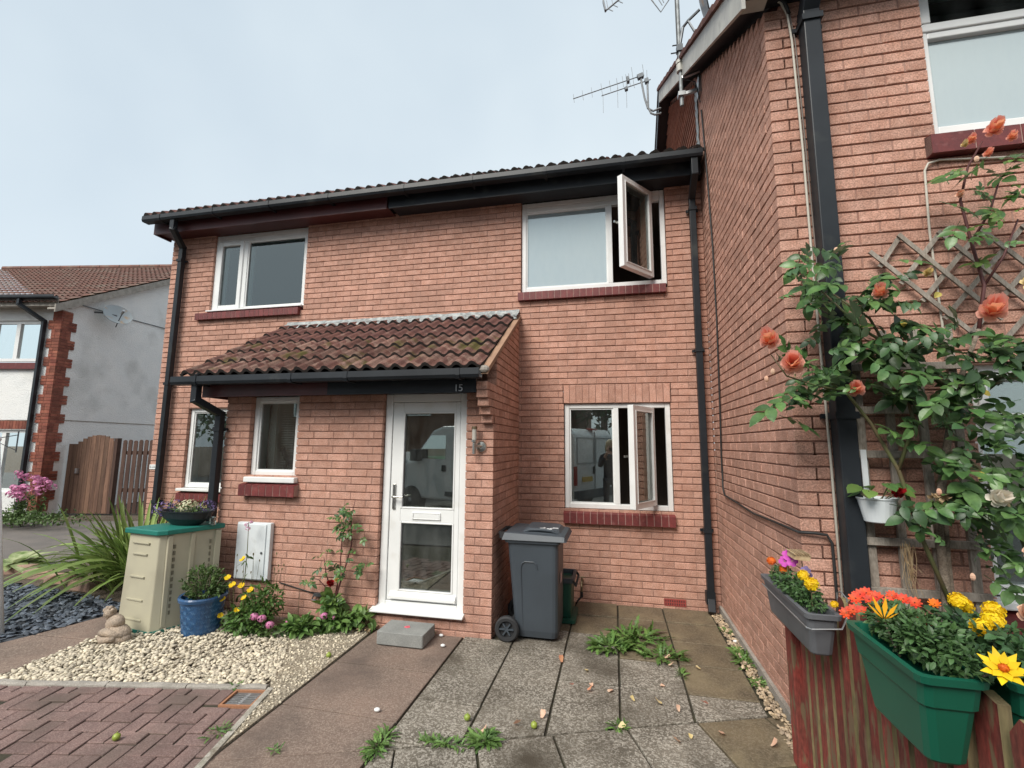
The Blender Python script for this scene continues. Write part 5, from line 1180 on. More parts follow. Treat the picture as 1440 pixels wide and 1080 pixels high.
for x, y, z in ((.03, -3.42, 1.17), (-.10, -3.42, 1.15)): head('flower', SO, None, GB, (x, y, z), (-.4, -.7, .9), .8)
head('flower', daisy(.050, 7, .20, .42, rows=2), YEL, GB, (-.11, -3.92, 1.160), (-.45, -.75, .8)); head('flower', pompon(.012, 9), ORG, GB, (-.112, -3.925, 1.168), (-.45, -.75, .8)); head('flower', daisy(.042, 7, .17, 1.3), pmat('amber_petal', (.84, .42, .01), rough=.6, trans=.2), GB, (-.215, -3.60, 1.165), (-.2, -.5, .9))
mb = MB(); stalk(mb, (-.11, -3.80, 1.07), (-.11, -3.92, 1.16), .0035, .01); stalk(mb, (-.19, -3.62, 1.06), (-.215, -3.60, 1.16), .0035, .01); mb.build('stem', BARK, GB)

# ---------------------------------------------------------------- plants on the left
CR = thing('strap_leaf_plant', 'big clump of arching green strap leaves beside the slate chippings', 'plant', (-6.75, -.75, 0))
SL = []
def strap(L, Wd, lean, sag, tw, k):
    mb = MB(); vs = []; n = 8
    for i in range(n+1):
        t = i/n; w = Wd*(.55+.9*t)*(1-t**3) if t < 1 else 0
        y = L*(lean*t + .25*t*t*lean*2); z = L*(t*(1-.25*lean) - sag*t**2.4); a = tw*t
        vs += [(-w*math.cos(a), y, z-w*math.sin(a)), (0, y+.004, z-.006*(1-t)), (w*math.cos(a), y, z+w*math.sin(a))]
    return mb.add(vs, [(a, a+1, a+4, a+3) for a in range(0, n*3, 3)] + [(a+1, a+2, a+5, a+4) for a in range(0, n*3, 3)])
SL = [mesh_of(strap(1.0, w, ln, sg, tw, 0), 'strap_leaf', GRASSL, True) for w, ln, sg, tw in ((.026, .34, .30, .3), (.030, .5, .50, -.4), (.027, .68, .80, .5), (.030, .80, .95, -.3), (.022, .2, .10, .2))]
for i in range(300):
    a = R_.uniform(0, 6.28); rr = abs(R_.gauss(0, .20)); p = (-6.72 + rr*math.cos(a)*1.7, -.66 + rr*math.sin(a)*.8, 0)
    k = R_.choices(range(5), (5, 4, 3, 1, 3))[0]; out = a + R_.gauss(0, .5)
    if R_.random() < .10: out = math.pi + R_.gauss(0, .45)
    sc = R_.uniform(.85, 1.25)
    if math.cos(out) > .1 and math.sin(out) < -.1: sc *= .62
    place('leaf', SL[k], CR, p, (R_.gauss(0, .1), R_.gauss(0, .1), out - math.pi/2), [sc]*3)
HO = thing('hosta', 'variegated hosta with cream edged leaves at the edge of the drive', 'plant', (-9.0, -.55, 0))
hl = mesh_of(leaf_mb(.34, .085, fold=.2, droop=.5, seg=6), 'leaf', pmat('variegated_leaf', (.16, .26, .06), (.50, .54, .30), rough=.5, nscale=9, trans=.25), True)
for i in range(22):
    a = R_.uniform(0, 6.28); place('leaf', hl, HO, (-9.0 + .05*math.cos(a), -.55 + .05*math.sin(a), .08), frame_mat((math.cos(a), math.sin(a), R_.uniform(.3, 1.0)), (0, 0, 1)).to_euler(), [R_.uniform(.7, 1.2)]*3)
def florets(mb, c, r, n, s=.010):
    for _ in range(n):
        v = rvec(.3); p = Vector(c) + Vector((v.x*r, v.y*r, v.z*r*.8)); u = v.orthogonal().normalized(); w = v.cross(u)
        mb.add([p+u*s, p+w*s, p-u*s, p-w*s], [(0, 1, 2, 3)])
def valerian(label, base, n, h, spread, grp=None, hr=.05, leaves=120, name='valerian'):
    t = thing(name, label, 'flowers', base, grp); st = MB(); lf = MB(); tpl = leaf_mb(.07, .016, droop=.3)
    for i in range(n):
        b = Vector(base) + Vector((R_.gauss(0, spread*.4), R_.gauss(0, spread*.3), 0)); q = b + Vector((R_.gauss(0, spread*.5), R_.gauss(0, spread*.4), h*R_.uniform(.7, 1.1)))
        stalk(st, b, q, .004, .05); mb = MB()
        for k in range(3): florets(mb, q + rvec()*hr*.8 - Vector((0, 0, k*hr*.8)), hr*(.6+.15*k), 30, hr*.22)
        mb.build('flower_head', PINK, t)
        for k in range(int(leaves/n)): place_mb(lf, tpl, b.lerp(q, R_.uniform(.05, .65)) + rvec()*.04, rvec(.1), rvec(.8), R_.uniform(.7, 1.2))
    st.build('stem', STEM, t); o = lf.build('foliage', HERB, t); o['kind'] = 'stuff'; return t
valerian('pink valerian in front of the red quoins of the white house', (-12.9, 1.9, 0), 7, 1.0, .35, 'valerian by the white house', .11, 500)
valerian('pale pink valerian by the window of the white house', (-13.9, 1.55, 0), 5, .85, .35, 'valerian by the white house', .11, 300)
lowp = MB(); tpl = leaf_mb(.06, .02, droop=.3)
for i in range(1200): place_mb(lowp, tpl, (R_.uniform(-14.6, -11.2), 0, 0) if False else tuple(Vector((-13.0, 1.75, .12)) + Vector((R_.gauss(0, .8), R_.gauss(0, .2), abs(R_.gauss(0, .09))))), rvec(.1), rvec(.8), R_.uniform(.7, 1.3))
tag(lowp.build('ground_cover', HERB), kind='stuff')
# blue pot, shrubby herb
BP = thing('plant_pot', 'blue glazed pot with a scalloped wave relief beside the beige storage box', 'plant pot', (-4.76, -1.70, 0))
mb = MB(); mb.lathe([(.125, .012), (.138, .012), (.148, .04), (.165, .20), (.176, .305), (.192, .31), (.197, .335), (.190, .348), (.172, .345), (.165, .31), (.01, .30)], (-4.76, -1.70, 0), 36); mb.build('pot', BLUEG, BP, smooth=False)
mb = MB()
for row in range(6):
    z = .05 + row*.042; r = .1485 + (z-.04)*.105
    for i in range(14):
        a0 = 2*math.pi*(i + .5*(row % 2))/14
        for q in (1.0, .62):
            pts = []
            for k in range(7):
                t = k/6; a = a0 + (t-.5)*2*math.pi/14*q; pts.append((-4.76 + (r+.0005)*math.cos(a), -1.70 + (r+.0005)*math.sin(a), z + .042*q*math.sin(math.pi*t)))
            mb.tube(pts, .0022, 3, cap=False)
mb.build('wave_relief', BLUEL, BP)
SH = thing('herb_shrub', 'low bushy green shrub filling the blue glazed pot', 'plant', (-4.76, -1.70, .30))
mb = MB(); tpl = leaf_mb(.030, .009, fold=.2, droop=.2, seg=3)
for i in range(60):
    v = rvec(.5); v.z = abs(v.z); q = Vector((-4.76 + v.x*.19, -1.70 + v.y*.17, .36 + v.z*.22)); a = Vector((-4.76 + v.x*.06, -1.70+v.y*.06, .31))
    for k in range(26): place_mb(mb, tpl, a.lerp(q, R_.uniform(.25, 1.05)) + rvec()*.018, (v + rvec()*.8).normalized(), rvec(.8), R_.uniform(.7, 1.3))
o = mb.build('foliage', HERB, SH); o['kind'] = 'stuff'
mb = MB()
for i in range(26): v = rvec(.4); stalk(mb, (-4.76+v.x*.05, -1.7+v.y*.05, .3), (-4.76+v.x*.18, -1.7+v.y*.16, .36+abs(v.z)*.2), .003, .02)
mb.build('stem', BARK, SH)
# poppies and neighbours
PP = thing('welsh_poppies', 'clump of yellow poppies at the foot of the white meter box', 'flowers', (-4.38, -1.60, 0))
mb = MB(); tpl = leaf_mb(.05, .012, fold=.2, droop=.35, seg=3); leafy(mb, (-4.36, -1.60, .12), .22, .16, .14, 900, tpl, up=.8); leafy(mb, (-4.30, -1.50, .26), .20, .12, .16, 450, tpl, up=.6)
o = mb.build('foliage', pmat('feathery_leaf', (.065, .145, .03), (.11, .20, .045), rough=.55, nscale=14, piece=.4, trans=.25), PP); o['kind'] = 'stuff'
pop = mesh_of(daisy(.026, 5, .55, .65, False), 'flower', YEL); mb = MB()
for x, z in ((-4.38, .66), (-4.53, .49), (-4.38, .43), (-4.47, .43), (-4.28, .40), (-4.62, .22), (-4.41, .22), (-4.58, .16), (-4.56, .30), (-4.34, .33)):
    head('flower', pop, None, PP, (x, -1.68, z), (R_.uniform(-.6, .6), -.7, .9), R_.uniform(.9, 1.25)); stalk(mb, (x*.6-4.36*.4, -1.60, .02), (x, -1.675, z-.01), .0025, .03)
for i in range(16): q = (-4.36 + R_.gauss(0, .16), -1.50 + R_.gauss(0, .03), R_.uniform(.45, .72)); stalk(mb, (q[0], -1.5, .1), q, .0018, .03, 3); mb.ball(q, (.006, .006, .013), 5, 4)
mb.build('stem', STEM, PP)
VA = valerian('small pink valerian leaning up between the storage box and the meter box', (-4.66, -1.38, 0), 1, .96, .05, None, .028, 20)
PK = thing('pink_flowers', 'two round heads of mauve pink flowers low among the poppies', 'flowers', (-4.18, -1.66, 0)); st = MB(); lf = MB()
for x, z in ((-4.225, .185), (-4.145, .175), (-4.06, .13)): mb = MB(); florets(mb, (x, -1.68, z), .036, 60, .011); mb.build('flower_head', PINK, PK); stalk(st, (x, -1.64, 0), (x, -1.68, z), .003, .02); leafy(lf, (x, -1.64, .05), .07, .06, .05, 50, tpl)
st.build('stem', STEM, PK); o = lf.build('foliage', HERB, PK); o['kind'] = 'stuff'
DRS = thing('rose_bush', 'straggly young rose with one dark red bloom against the porch wall', 'rose bush', (-3.68, -1.30, 0))
def st_(pts, r, m=BARK): MB().tube(pts, r, 6).build('stem', m, DRS, smooth=True)
st_([(-3.70, -1.27, 0), (-3.69, -1.28, .25), (-3.62, -1.26, .5), (-3.56, -1.25, .75), (-3.58, -1.25, 1.02), (-3.54, -1.25, 1.18)], [.010, .010, .008, .007, .005, .002], REDST)
st_([(-3.70, -1.27, .05), (-3.72, -1.29, .3), (-3.80, -1.28, .48), (-3.83, -1.28, .62)], [.008, .007, .005, .003], REDST)
st_([(-3.69, -1.28, .25), (-3.66, -1.27, .5), (-3.66, -1.26, .78), (-3.62, -1.26, .98)], [.008, .006, .005, .003], REDST)
st_([(-3.72, -1.29, .3), (-3.86, -1.30, .42), (-3.95, -1.30, .43)], [.005, .004, .003], REDST)
for cx, cz, n_ in ((-3.64, 1.07, 7), (-3.57, 1.03, 8), (-3.64, .92, 8), (-3.54, .90, 6), (-3.60, .98, 6), (-3.57, .68, 6), (-3.45, .58, 6), (-3.74, .52, 5), (-3.83, .63, 5), (-3.95, .42, 5), (-3.60, .52, 5), (-3.68, .26, 7), (-3.62, .18, 6), (-3.72, .16, 5)):
    for _ in range(n_):
        p = (cx + R_.gauss(0, .035), -1.30 + R_.uniform(-.06, .05), cz + R_.gauss(0, .035)); place('leaf', R_.choice(ROSEL + ROSED + ROSELT), DRS, p, frame_mat((R_.gauss(0, .7), R_.gauss(-.4, .3), R_.gauss(-.1, .4)), (R_.gauss(0, .3), -.5, .7)).to_euler(), [R_.uniform(.45, .75)]*3)
head('rose_bloom', rose_head(.034, 8), REDP, DRS, (-3.675, -1.37, .42), (.1, -1, .4)); head('rose_bloom', rose_head(.022, 9), ROSEY, DRS, (-3.62, -1.36, .45), (.1, -1, .3))
LB = thing('leafy_bed_plants', 'mixed green leafy plants spreading over the gravel by the path', 'plant', (-3.75, -1.40, 0))
mb = MB(); tpl2 = leaf_mb(.085, .022, fold=.2, droop=.4)
for c, n_ in (((-3.88, -1.50, .06), 150), ((-3.68, -1.36, .07), 130), ((-3.55, -1.34, .08), 90), ((-3.99, -1.48, .04), 90), ((-3.40, -1.27, .10), 60)): leafy(mb, c, .13, .09, .07, n_, tpl2, up=.9)
o = mb.build('foliage', pmat('bed_leaf', (.095, .19, .045), (.16, .27, .07), rough=.5, nscale=10, piece=.4, trans=.25), LB); o['kind'] = 'stuff'
mb = MB(); leafy(mb, (-3.71, -1.31, .20), .10, .06, .09, 70, leaf_mb(.09, .035), up=.6); mb.build('young_leaf', LEAFL, LB)
for c, r, n_ in (((-3.70, -1.42, .145), .034, 70), ((-3.62, -1.40, .13), .018, 20), ((-4.02, -1.50, .09), .02, 14)): mb = MB(); florets(mb, c, r, n_, .010); mb.build('flower_head', PINK, LB)
mb = MB(); leafy(mb, (-3.40, -1.28, .03), .16, .07, .02, 90, leaf_mb(.045, .015), up=.9); o = mb.build('dead_leaf', DRYP, LB); o['kind'] = 'stuff'
# bowl planter on the storage box
BO = thing('bowl_planter', 'black oval bowl planter standing on the teal storage box lid', 'planter', (-5.19, -1.55, .92))
mb = MB(); mb.lathe([(.10, .92), (.12, .92), (.20, .985), (.225, 1.045), (.235, 1.048), (.235, 1.058), (.21, 1.055), (.19, 1.03), (.01, 1.025)], (-5.19, -1.55, 0), 30, sx=1.25, sy=.62); mb.build('bowl', BLACK, BO, smooth=False)
BF = thing('lobelia_planting', 'purple lobelia and pale cream flowers growing in the black bowl planter', 'flowers', (-5.19, -1.55, 1.03))
mb = MB(); leafy(mb, (-5.17, -1.55, 1.06), .20, .09, .05, 420, leaf_mb(.026, .007, seg=3), up=.8); o = mb.build('foliage', HERB, BF); o['kind'] = 'stuff'
mb = MB(); florets(mb, (-5.42, -1.60, 1.06), .10, 150, .009); florets(mb, (-4.98, -1.53, 1.09), .085, 120, .008); florets(mb, (-5.30, -1.57, 1.10), .07, 50, .008); mb.build('purple_flower', PURP, BF)
mb = MB(); florets(mb, (-5.16, -1.57, 1.095), .085, 120, .011); mb.build('cream_flower', CREAMF, BF)
GJ = tag(MB().lathe([(.028, .918), (.03, .92), (.032, .99), (.029, .995), (.026, .985), (.005, .98)], (-4.93, -1.50, 0), 14).build('glass_jar', GLASS), 'small clear glass jar on the storage box lid beside the bowl', 'jar')
# stone ornament
OR = thing('garden_ornament', 'weathered carved stone ornament of a curled up figure, on the gravel by the storage box', 'ornament', (-5.30, -2.03, 0))
mb = MB(); mb.ball((-5.31, -2.03, .05), (.165, .085, .065), 14, 8); mb.ball((-5.26, -2.03, .10), (.10, .07, .06), 12, 8, Matrix.Rotation(.3, 3, 'Y')); mb.build('base', STONE, OR, smooth=True)
mb = MB(); mb.ball((-5.33, -2.02, .155), (.085, .06, .075), 12, 8, Matrix.Rotation(-.5, 3, 'Y')); mb.ball((-5.28, -2.04, .18), (.055, .05, .045), 10, 7); mb.tube([(-5.40, -2.07, .09), (-5.33, -2.10, .115), (-5.25, -2.09, .10), (-5.19, -2.06, .075)], [.030, .034, .03, .02], 8); mb.tube([(-5.42, -2.06, .055), (-5.33, -2.115, .05), (-5.22, -2.10, .07)], [.025, .03, .022], 8); mb.build('body', STONE, OR, smooth=True)
mb = MB(); mb.ball((-5.385, -2.03, .245), (.048, .045, .047), 12, 8)
for dx, dz in ((-.04, .02), (.04, .025), (-.015, .04), (.02, .045), (.0, -.035), (-.03, -.02)): mb.ball((-5.385+dx, -2.045, .245+dz), .018, 7, 5)
mb.build('head', STONE, OR, smooth=True)

# ---------------------------------------------------------------- fittings on walls and roofs
WL = thing('wall_light', 'small chrome wall light with an upright glass tube beside the front door', 'wall light', (-2.29, PY-.03, 1.7))
mb = MB(); mb.lathe([(.02, -.022), (.048, -.018), (.055, -.004), (.055, 0)], (-2.285, PY, 1.695), 20, 'y'); mb.tube([(-2.285, PY-.02, 1.70), (-2.335, PY-.075, 1.70)], .012, 8); mb.build('back_plate', CHROME, WL)
mb = MB(); mb.tube([(-2.335, PY-.075, 1.63), (-2.335, PY-.075, 1.735)], .017, 10); mb.lathe([(.012, 1.735), (.027, 1.74), (.027, 1.758), (.012, 1.76)], (-2.335, PY-.075, 0), 14); mb.build('holder', CHROME, WL)
mb = MB(); mb.tube([(-2.335, PY-.075, 1.76), (-2.335, PY-.075, 1.86)], .021, 12); mb.build('glass_tube', pmat('frosted_glass', (.45, .43, .38), rough=.3), WL)
mb = MB(); mb.tube([(-2.335, PY-.075, 1.86), (-2.335, PY-.075, 1.885)], .025, 12); mb.build('cap', BRASS, WL)
PQ = thing('wall_plaque', 'small white plaque with worn dark marks on the outer corner of the brick wall', 'plaque', (-7.52, -.01, 1.33))
MB().box(-7.555, -7.41, -.012, -.002, 1.335, 1.40).build('plate', PVC, PQ)
mb = MB()
for x0, x1 in ((-7.545, -7.52), (-7.51, -7.495), (-7.485, -7.455), (-7.445, -7.425)): mb.box(x0, x1, -.0145, -.0121, 1.355, 1.362); mb.box(x0, x1-.006, -.0145, -.0121, 1.374, 1.381)
mb.build('worn_mark', DARKMETAL, PQ)
def cable(label, pts, r, mat, clips=0, name='cable', group=None):
    mb = MB(); mb.tube(pts, r, 6)
    o = mb.build(name, mat, smooth=True); tag(o, label, 'cable', group); return o
cable('black cable dropping down the side wall then running along it and round the corner', [(-.012, -.30, 5.5), (-.012, -.42, 4.6), (-.012, -.50, 3.8), (-.012, -.51, 3.0), (-.012, -.45, 2.1), (-.012, -.40, 1.6), (-.012, -.40, 1.30), (-.014, -.47, 1.24), (-.014, -.9, 1.225), (-.014, -1.4, 1.20), (-.014, -2.0, 1.215), (-.016, -2.335, 1.222), (.06, -2.345, 1.222), (.125, -2.345, 1.215), (.148, -2.345, 1.17), (.150, -2.345, 1.0), (.148, -2.345, .3)], .0085, CABLEB)
cable('cream cable running down the brick corner beside the big black downpipe', [(.0, -2.335, 4.74), (.05, -2.34, 4.735), (.10, -2.345, 4.70), (.135, -2.345, 4.60), (.150, -2.345, 4.40), (.163, -2.345, 3.6), (.164, -2.345, 2.9), (.176, -2.345, 1.67), (.178, -2.345, .25)], .0075, CABLEW)
cable('thin grey cable close beside the cream one, behind the rose leaves', [(.0, -2.33, 4.755), (.09, -2.337, 4.74), (.15, -2.337, 4.62), (.172, -2.337, 4.4), (.188, -2.337, 3.2), (.20, -2.337, 2.0), (.205, -2.337, .25)], .0045, pmat('grey_cable', (.20, .17, .15), rough=.7))
cable('black cable bundle curving out from under the eaves above the downpipe', [(-.10, -2.40, 4.72), (.0, -2.36, 4.76), (.07, -2.352, 4.75), (.12, -2.352, 4.69), (.142, -2.352, 4.60)], .013, CABLEB)
cable('cream cable bent round under the upstairs sill and dropping behind the trellis', [(1.6, -2.335, 3.40), (1.2, -2.335, 3.425), (.90, -2.335, 3.45), (.84, -2.335, 3.435), (.818, -2.335, 3.39), (.806, -2.335, 3.0), (.815, -2.335, 2.45), (.82, -2.335, 2.0)], .0068, CABLEW)
cable('thin black cable low along the porch wall behind the young rose', [(-4.36, PY-.008, .335), (-4.1, PY-.008, .285), (-3.93, PY-.01, .255)], .006, CABLEB)
mb = MB(); mb.beam((-3.95, PY-.02, .255), (-3.86, PY-.03, .262), .03, .03); mb.tube([(-3.95, PY-.03, .25), (-3.97, PY-.03, .21), (-3.90, PY-.03, .20)], .008, 5)
tag(mb.build('pipe_stub', DARKMETAL), 'short dark pipe stub low on the porch wall', 'pipe')
MS = thing('aerial_mast', 'galvanised aerial mast clamped to the gable wall beside the barge board', 'mast', (-.2, -.2, 5.7))
mb = MB(); mb.tube([(-.20, -.20, 5.66), (-.20, -.20, 7.75)], .022, 8); mb.build('pole', pmat('weathered_steel', (.30, .32, .33), (.18, .19, .19), rough=.6, nscale=14, metal=.3), MS)
mb = MB(); mb.beam((-.20, -.20, 5.80), (-.0, -.23, 5.82), .035, .035); mb.beam((-.20, -.20, 6.02), (-.0, -.26, 6.03), .03, .03); mb.box(-.03, .0, -.32, -.18, 5.72, 5.92); mb.box(-.24, -.16, -.24, -.16, 5.775, 5.825); mb.build('wall_bracket', METAL, MS)
mb = MB(); mb.tube([(-.20, -.20, 6.10), (-.20, -.20, 6.19)], .045, 10); mb.tube([(-.20, -.20, 6.20), (-.20, -.20, 6.24)], .05, 10); mb.build('clamp', BARGE, MS)
mb = MB(); mb.tube([(-.18, -.21, 6.0), (-.05, -.25, 5.9), (-.02, -.3, 5.6)], .007, 5); mb.tube([(-.223, -.20, 7.4), (-.226, -.20, 6.9), (-.226, -.20, 6.3)], .006, 5); mb.build('lead_cable', CABLEB, MS)
def yagi(label, a, b, els, vert=(0, 0, 1), refl=None, grp='television aerials above the gable'):
    a, b = Vector(a), Vector(b); t = thing('tv_aerial', label, 'aerial', a.lerp(b, .5), grp); mb = MB(); mb.tube([a, b], .009, 5); mb.build('boom', AERIAL, t)
    for f, u, d in els:
        p = a.lerp(b, f); mb = MB(); mb.tube([p + Vector(vert)*u, p - Vector(vert)*d], .0045, 4); mb.build('element', AERIAL, t)
    return t
rs_ = lambda x, z: (-1.0685 + (x+1.0685)*1.193, 2.0, 1.723 + (z-1.723)*1.193)
A1 = yagi('television aerial with a long boom of short elements pointing over the lower roof', rs_(-1.541, 6.777), rs_(-.53, 6.985), [(f, u, d) for f, u, d in ((.01, .09, .08), (.14, .10, .09), (.27, .10, .09), (.41, .11, .11), (.53, .11, .10), (.63, .11, .10), (.71, .11, .10), (.76, .12, .12), (.80, .12, .12), (.85, .22, .18), (1.0, .20, .02))], vert=(-.10, 0, 1))
mb = MB(); mb.beam(rs_(-.62, 6.955), rs_(-.54, 6.98), .07, .07); mb.beam(rs_(-.77, 6.94), rs_(-.74, 6.945), .08, .09); mb.build('dipole_box', DARKMETAL, A1)
mb = MB(); mb.tube([rs_(-.575, 6.95), rs_(-.53, 6.62), rs_(-.49, 6.45), rs_(-.42, 6.40), rs_(-.33, 6.43), (-.17, 2.0, 7.33)], .017, 7); mb.build('support_arm', AERIAL, A1)
A2 = yagi('television aerial with three long hanging rods, below the longer one', rs_(-1.13, 6.755), rs_(-.44, 6.895), [(.03, .02, .33), (.33, .06, .32), (.51, .10, .38), (.93, .20, .05)], vert=(0, 0, 1))
mb = MB(); mb.beam(rs_(-.80, 6.80), rs_(-.76, 6.81), .06, .05); mb.beam(rs_(-.52, 6.875), rs_(-.47, 6.885), .07, .07); mb.build('dipole_box', DARKMETAL, A2)
mb = MB(); mb.tube([rs_(-.485, 6.88), rs_(-.485, 6.46), rs_(-.45, 6.37), rs_(-.40, 6.34), rs_(-.33, 6.345), (-.17, 2.0, 7.25)], .017, 7); mb.build('support_arm', AERIAL, A2)
A3 = thing('tv_aerial', 'large television aerial high on the mast, cut off by the top of the picture', 'aerial', (-.2, -.2, 7.0), 'television aerials above the gable')
mb = MB(); mb.tube([(-1.05, -.20, 7.10), (-.20, -.20, 7.72)], .011, 5); mb.build('boom', AERIAL, A3)
for k in range(5):
    c = Vector((-1.02 + .06*k, -.20, 7.122 + .044*k)); mb = MB(); mb.tube([c + Vector((.06, 0, -.045)), c, c + Vector((-.015, 0, .12))], .005, 4); mb.build('element', DARKMETAL, A3)
mb = MB(); mb.beam((-1.05, -.20, 7.10), (-1.075, -.20, 7.24), .04, .02); mb.build('end_plate', DARKMETAL, A3)
mb = MB(); mb.tube([(-.50, -.20, 7.14), (-.395, -.20, 6.94), (-.26, -.20, 7.14)], .008, 5); mb.tube([(-.45, -.20, 7.20), (-.375, -.20, 7.03)], .005, 4); mb.tube([(-.41, -.20, 7.23), (-.355, -.20, 7.06)], .005, 4); mb.build('reflector_frame', AERIAL, A3)
SDH = thing('satellite_dish', 'grey satellite dish seen edge on above the barge board, fixed to the mast', 'satellite dish', (.0, -.3, 6.7))
dish(SDH, (.035, -.34, 6.80), (.93, -.30, .18), .38, .05, DISHG)
mb = MB(); mb.tube([(-.20, -.20, 6.42), (-.155, -.22, 6.66), (-.10, -.26, 6.70), (.02, -.32, 6.76)], .018, 6); mb.tube([(-.10, -.26, 6.70), (-.03, -.30, 6.48)], .014, 5); mb.box(-.235, -.165, -.235, -.165, 6.36, 6.44); mb.tube([(-.30, -.2, 6.36), (-.22, -.2, 6.36)], .008, 5); mb.tube([(-.28, -.2, 6.46), (-.22, -.2, 6.46)], .008, 5); mb.build('bracket', DARKMETAL, SDH)

# ---------------------------------------------------------------- inside the windows
def curtain(x0, x1, z0, z1, y, n, amp, label):
    mb = MB(); vs = []; rr = random.Random(2); ph = 0
    for i in range(n*4+1):
        ph += rr.uniform(.9, 2.1); x = x0 + (x1-x0)*i/(n*4); o = amp*math.sin(ph)
        vs += [(x, y+o, z0), (x, y+o*.8, (z0+z1)/2), (x, y+o*.5, z1)]
    mb.add(vs, [(i*3+j, i*3+3+j, i*3+4+j, i*3+1+j) for i in range(n*4) for j in range(2)])
    return tag(mb.build('net_curtain', CURT, smooth=True), label, 'curtain')
curtain(-6.74, -5.25, 3.63, 4.74, .155, 30, .030, 'pale pleated net curtain behind the upstairs window with the oval ornament')
curtain(-13.4+.0, -13.2, .0, .01, 6, 2, .01, 'x') if False else None
OV = thing('oval_ornament', 'pale oval ornament standing on the upstairs window sill before the net curtain', 'ornament', (-5.72, .17, 3.62))
mb = MB(); mb.ball((-5.75, .115, 3.745), (.055, .012, .10), 16, 10); mb.build('oval_plate', WHITEP, OV, smooth=True); mb = MB(); mb.tube([(-5.68+.085*math.cos(a), .12, 3.735+.115*math.sin(a)) for a in [math.pi*k/10 for k in range(11)]], .007, 5); mb.box(-5.80, -5.60, .108, .132, 3.62, 3.635); mb.build('stand', DARKMETAL, OV)
VB = thing('venetian_blind', 'white venetian blind half covering the small porch window', 'blind', (-4.5, -1.0, 1.4))
bl = mesh_of(MB().box(-.20, .20, -.011, .011, -.0012, .0012), 'slat', BLIND)
for i in range(28): place('slat', bl, VB, (-4.44, PY+.22, 1.44 + i*.026), (.45, 0, 0))
mb = MB()
for x in (-4.56, -4.36): mb.box(x-.004, x+.004, PY+.205, PY+.208, 1.42, 2.18)
mb.build('tape', BLIND, VB)
MB().box(-4.84, -4.70, PY+.20, PY+.205, 1.37, 2.2).build('blind_frame', PVC, VB)
VB2 = thing('venetian_blind', 'white venetian blind in the tall window beyond the porch downpipe', 'blind', (-6.4, .2, 1.1))
bl2 = mesh_of(MB().box(-.55, .55, -.011, .011, -.0012, .0012), 'slat', BLIND)
for i in range(40): place('slat', bl2, VB2, (-6.37, .24, 1.12 + i*.026), (.5, 0, 0))
mb = MB(); [mb.box(x-.004, x+.004, .222, .225, 1.1, 2.17) for x in (-6.75, -6.1)]; mb.build('tape', BLIND, VB2)
HS = thing('horse_figurine', 'dark horse figurine standing on the inner sill of the small porch window', 'figurine', (-4.42, -1.06, 1.37))
mb = MB(); hy = PY + .155
mb.ball((-4.42, hy, 1.535), (.105, .035, .045), 12, 8); mb.ball((-4.35, hy, 1.545), (.045, .035, .045), 10, 6)
mb.tube([(-4.50, hy, 1.55), (-4.545, hy, 1.615), (-4.555, hy, 1.665)], [.034, .024, .018], 8); mb.tube([(-4.55, hy, 1.665), (-4.60, hy, 1.625)], [.019, .012], 8); mb.tube([(-4.548, hy, 1.67), (-4.545, hy, 1.695)], [.008, .002], 5)
for x, dx in ((-4.49, -.03), (-4.47, .02), (-4.36, -.03), (-4.34, .035)): mb.tube([(x, hy, 1.52), (x+dx, hy, 1.455), (x+dx*.6, hy, 1.385)], [.018, .010, .008], 6)
mb.tube([(-4.31, hy, 1.56), (-4.275, hy, 1.53), (-4.27, hy, 1.46)], [.012, .012, .004], 6); mb.build('figure', HORSE, HS, smooth=True)
room(HL, -4.857, -4.285, 1.37, 2.2, PY+.115, .55, mat=ROOMW)

# ---------------------------------------------------------------- weeds, petals, fruit on the paving
def weed(label, c, n, r, size, grp='weeds in the paving joints', mat=None, k=0):
    t = thing('weed', label, 'weed', (c[0], c[1], 0), grp); mb = MB(); tpl = leaf_mb(size, size*.19, fold=.3, droop=.55, seg=9, ser=.6)
    for _ in range(int(n*1.7)):
        a = R_.uniform(0, 6.28); q = R_.random()**.6; p = (c[0] + q*r[0]*math.cos(a), c[1] + q*r[1]*math.sin(a), .005)
        d = Vector((math.cos(a) + R_.gauss(0, .5), math.sin(a) + R_.gauss(0, .5), R_.uniform(.3, 1.6))); place_mb(mb, tpl, p, d, (R_.gauss(0, .3), R_.gauss(0, .3), 1), R_.uniform(.5, 1.1))
    mb.build('foliage', mat or MATS['bed_leaf'], t); return t
weed('largest leafy weed clump in the middle of the patio, below the lower window', (-1.12, -1.13), 70, (.16, .12), .13)
weed('tall upright weed clump behind the largest one on the patio', (-.88, -.88), 60, (.20, .14), .14)
weed('low leafy weed running along the slab joint towards the side wall', (-.72, -1.22), 55, (.17, .08), .11)
weed('tuft of fine grass in the joint by the crossing of the front slabs', (-1.84, -2.58), 60, (.06, .05), .075)
weed('strip of small weeds along the front slab joint beside the pinkish path', (-2.06, -2.66), 60, (.16, .03), .05)
weed('grassy tuft between the pinkish path and the grey slabs at the front edge', (-2.42, -2.76), 50, (.03, .14), .07)
weed('small weed sprouting in the joint near the yellow petal', (-1.08, -2.27), 26, (.05, .04), .05)
weed('pale weed in the joint beside the right hand slab column', (-.60, -1.50), 14, (.02, .06), .06)
weed('green weed in the gravel strip at the foot of the side wall', (-.085, -1.12), 60, (.035, .17), .085)
weed('second smaller weed in the gravel strip, nearer the fence', (-.075, -1.52), 36, (.03, .07), .06)
weed('weed at the end of the gravel strip beside the black downpipe', (-.08, -.55), 30, (.04, .08), .05)
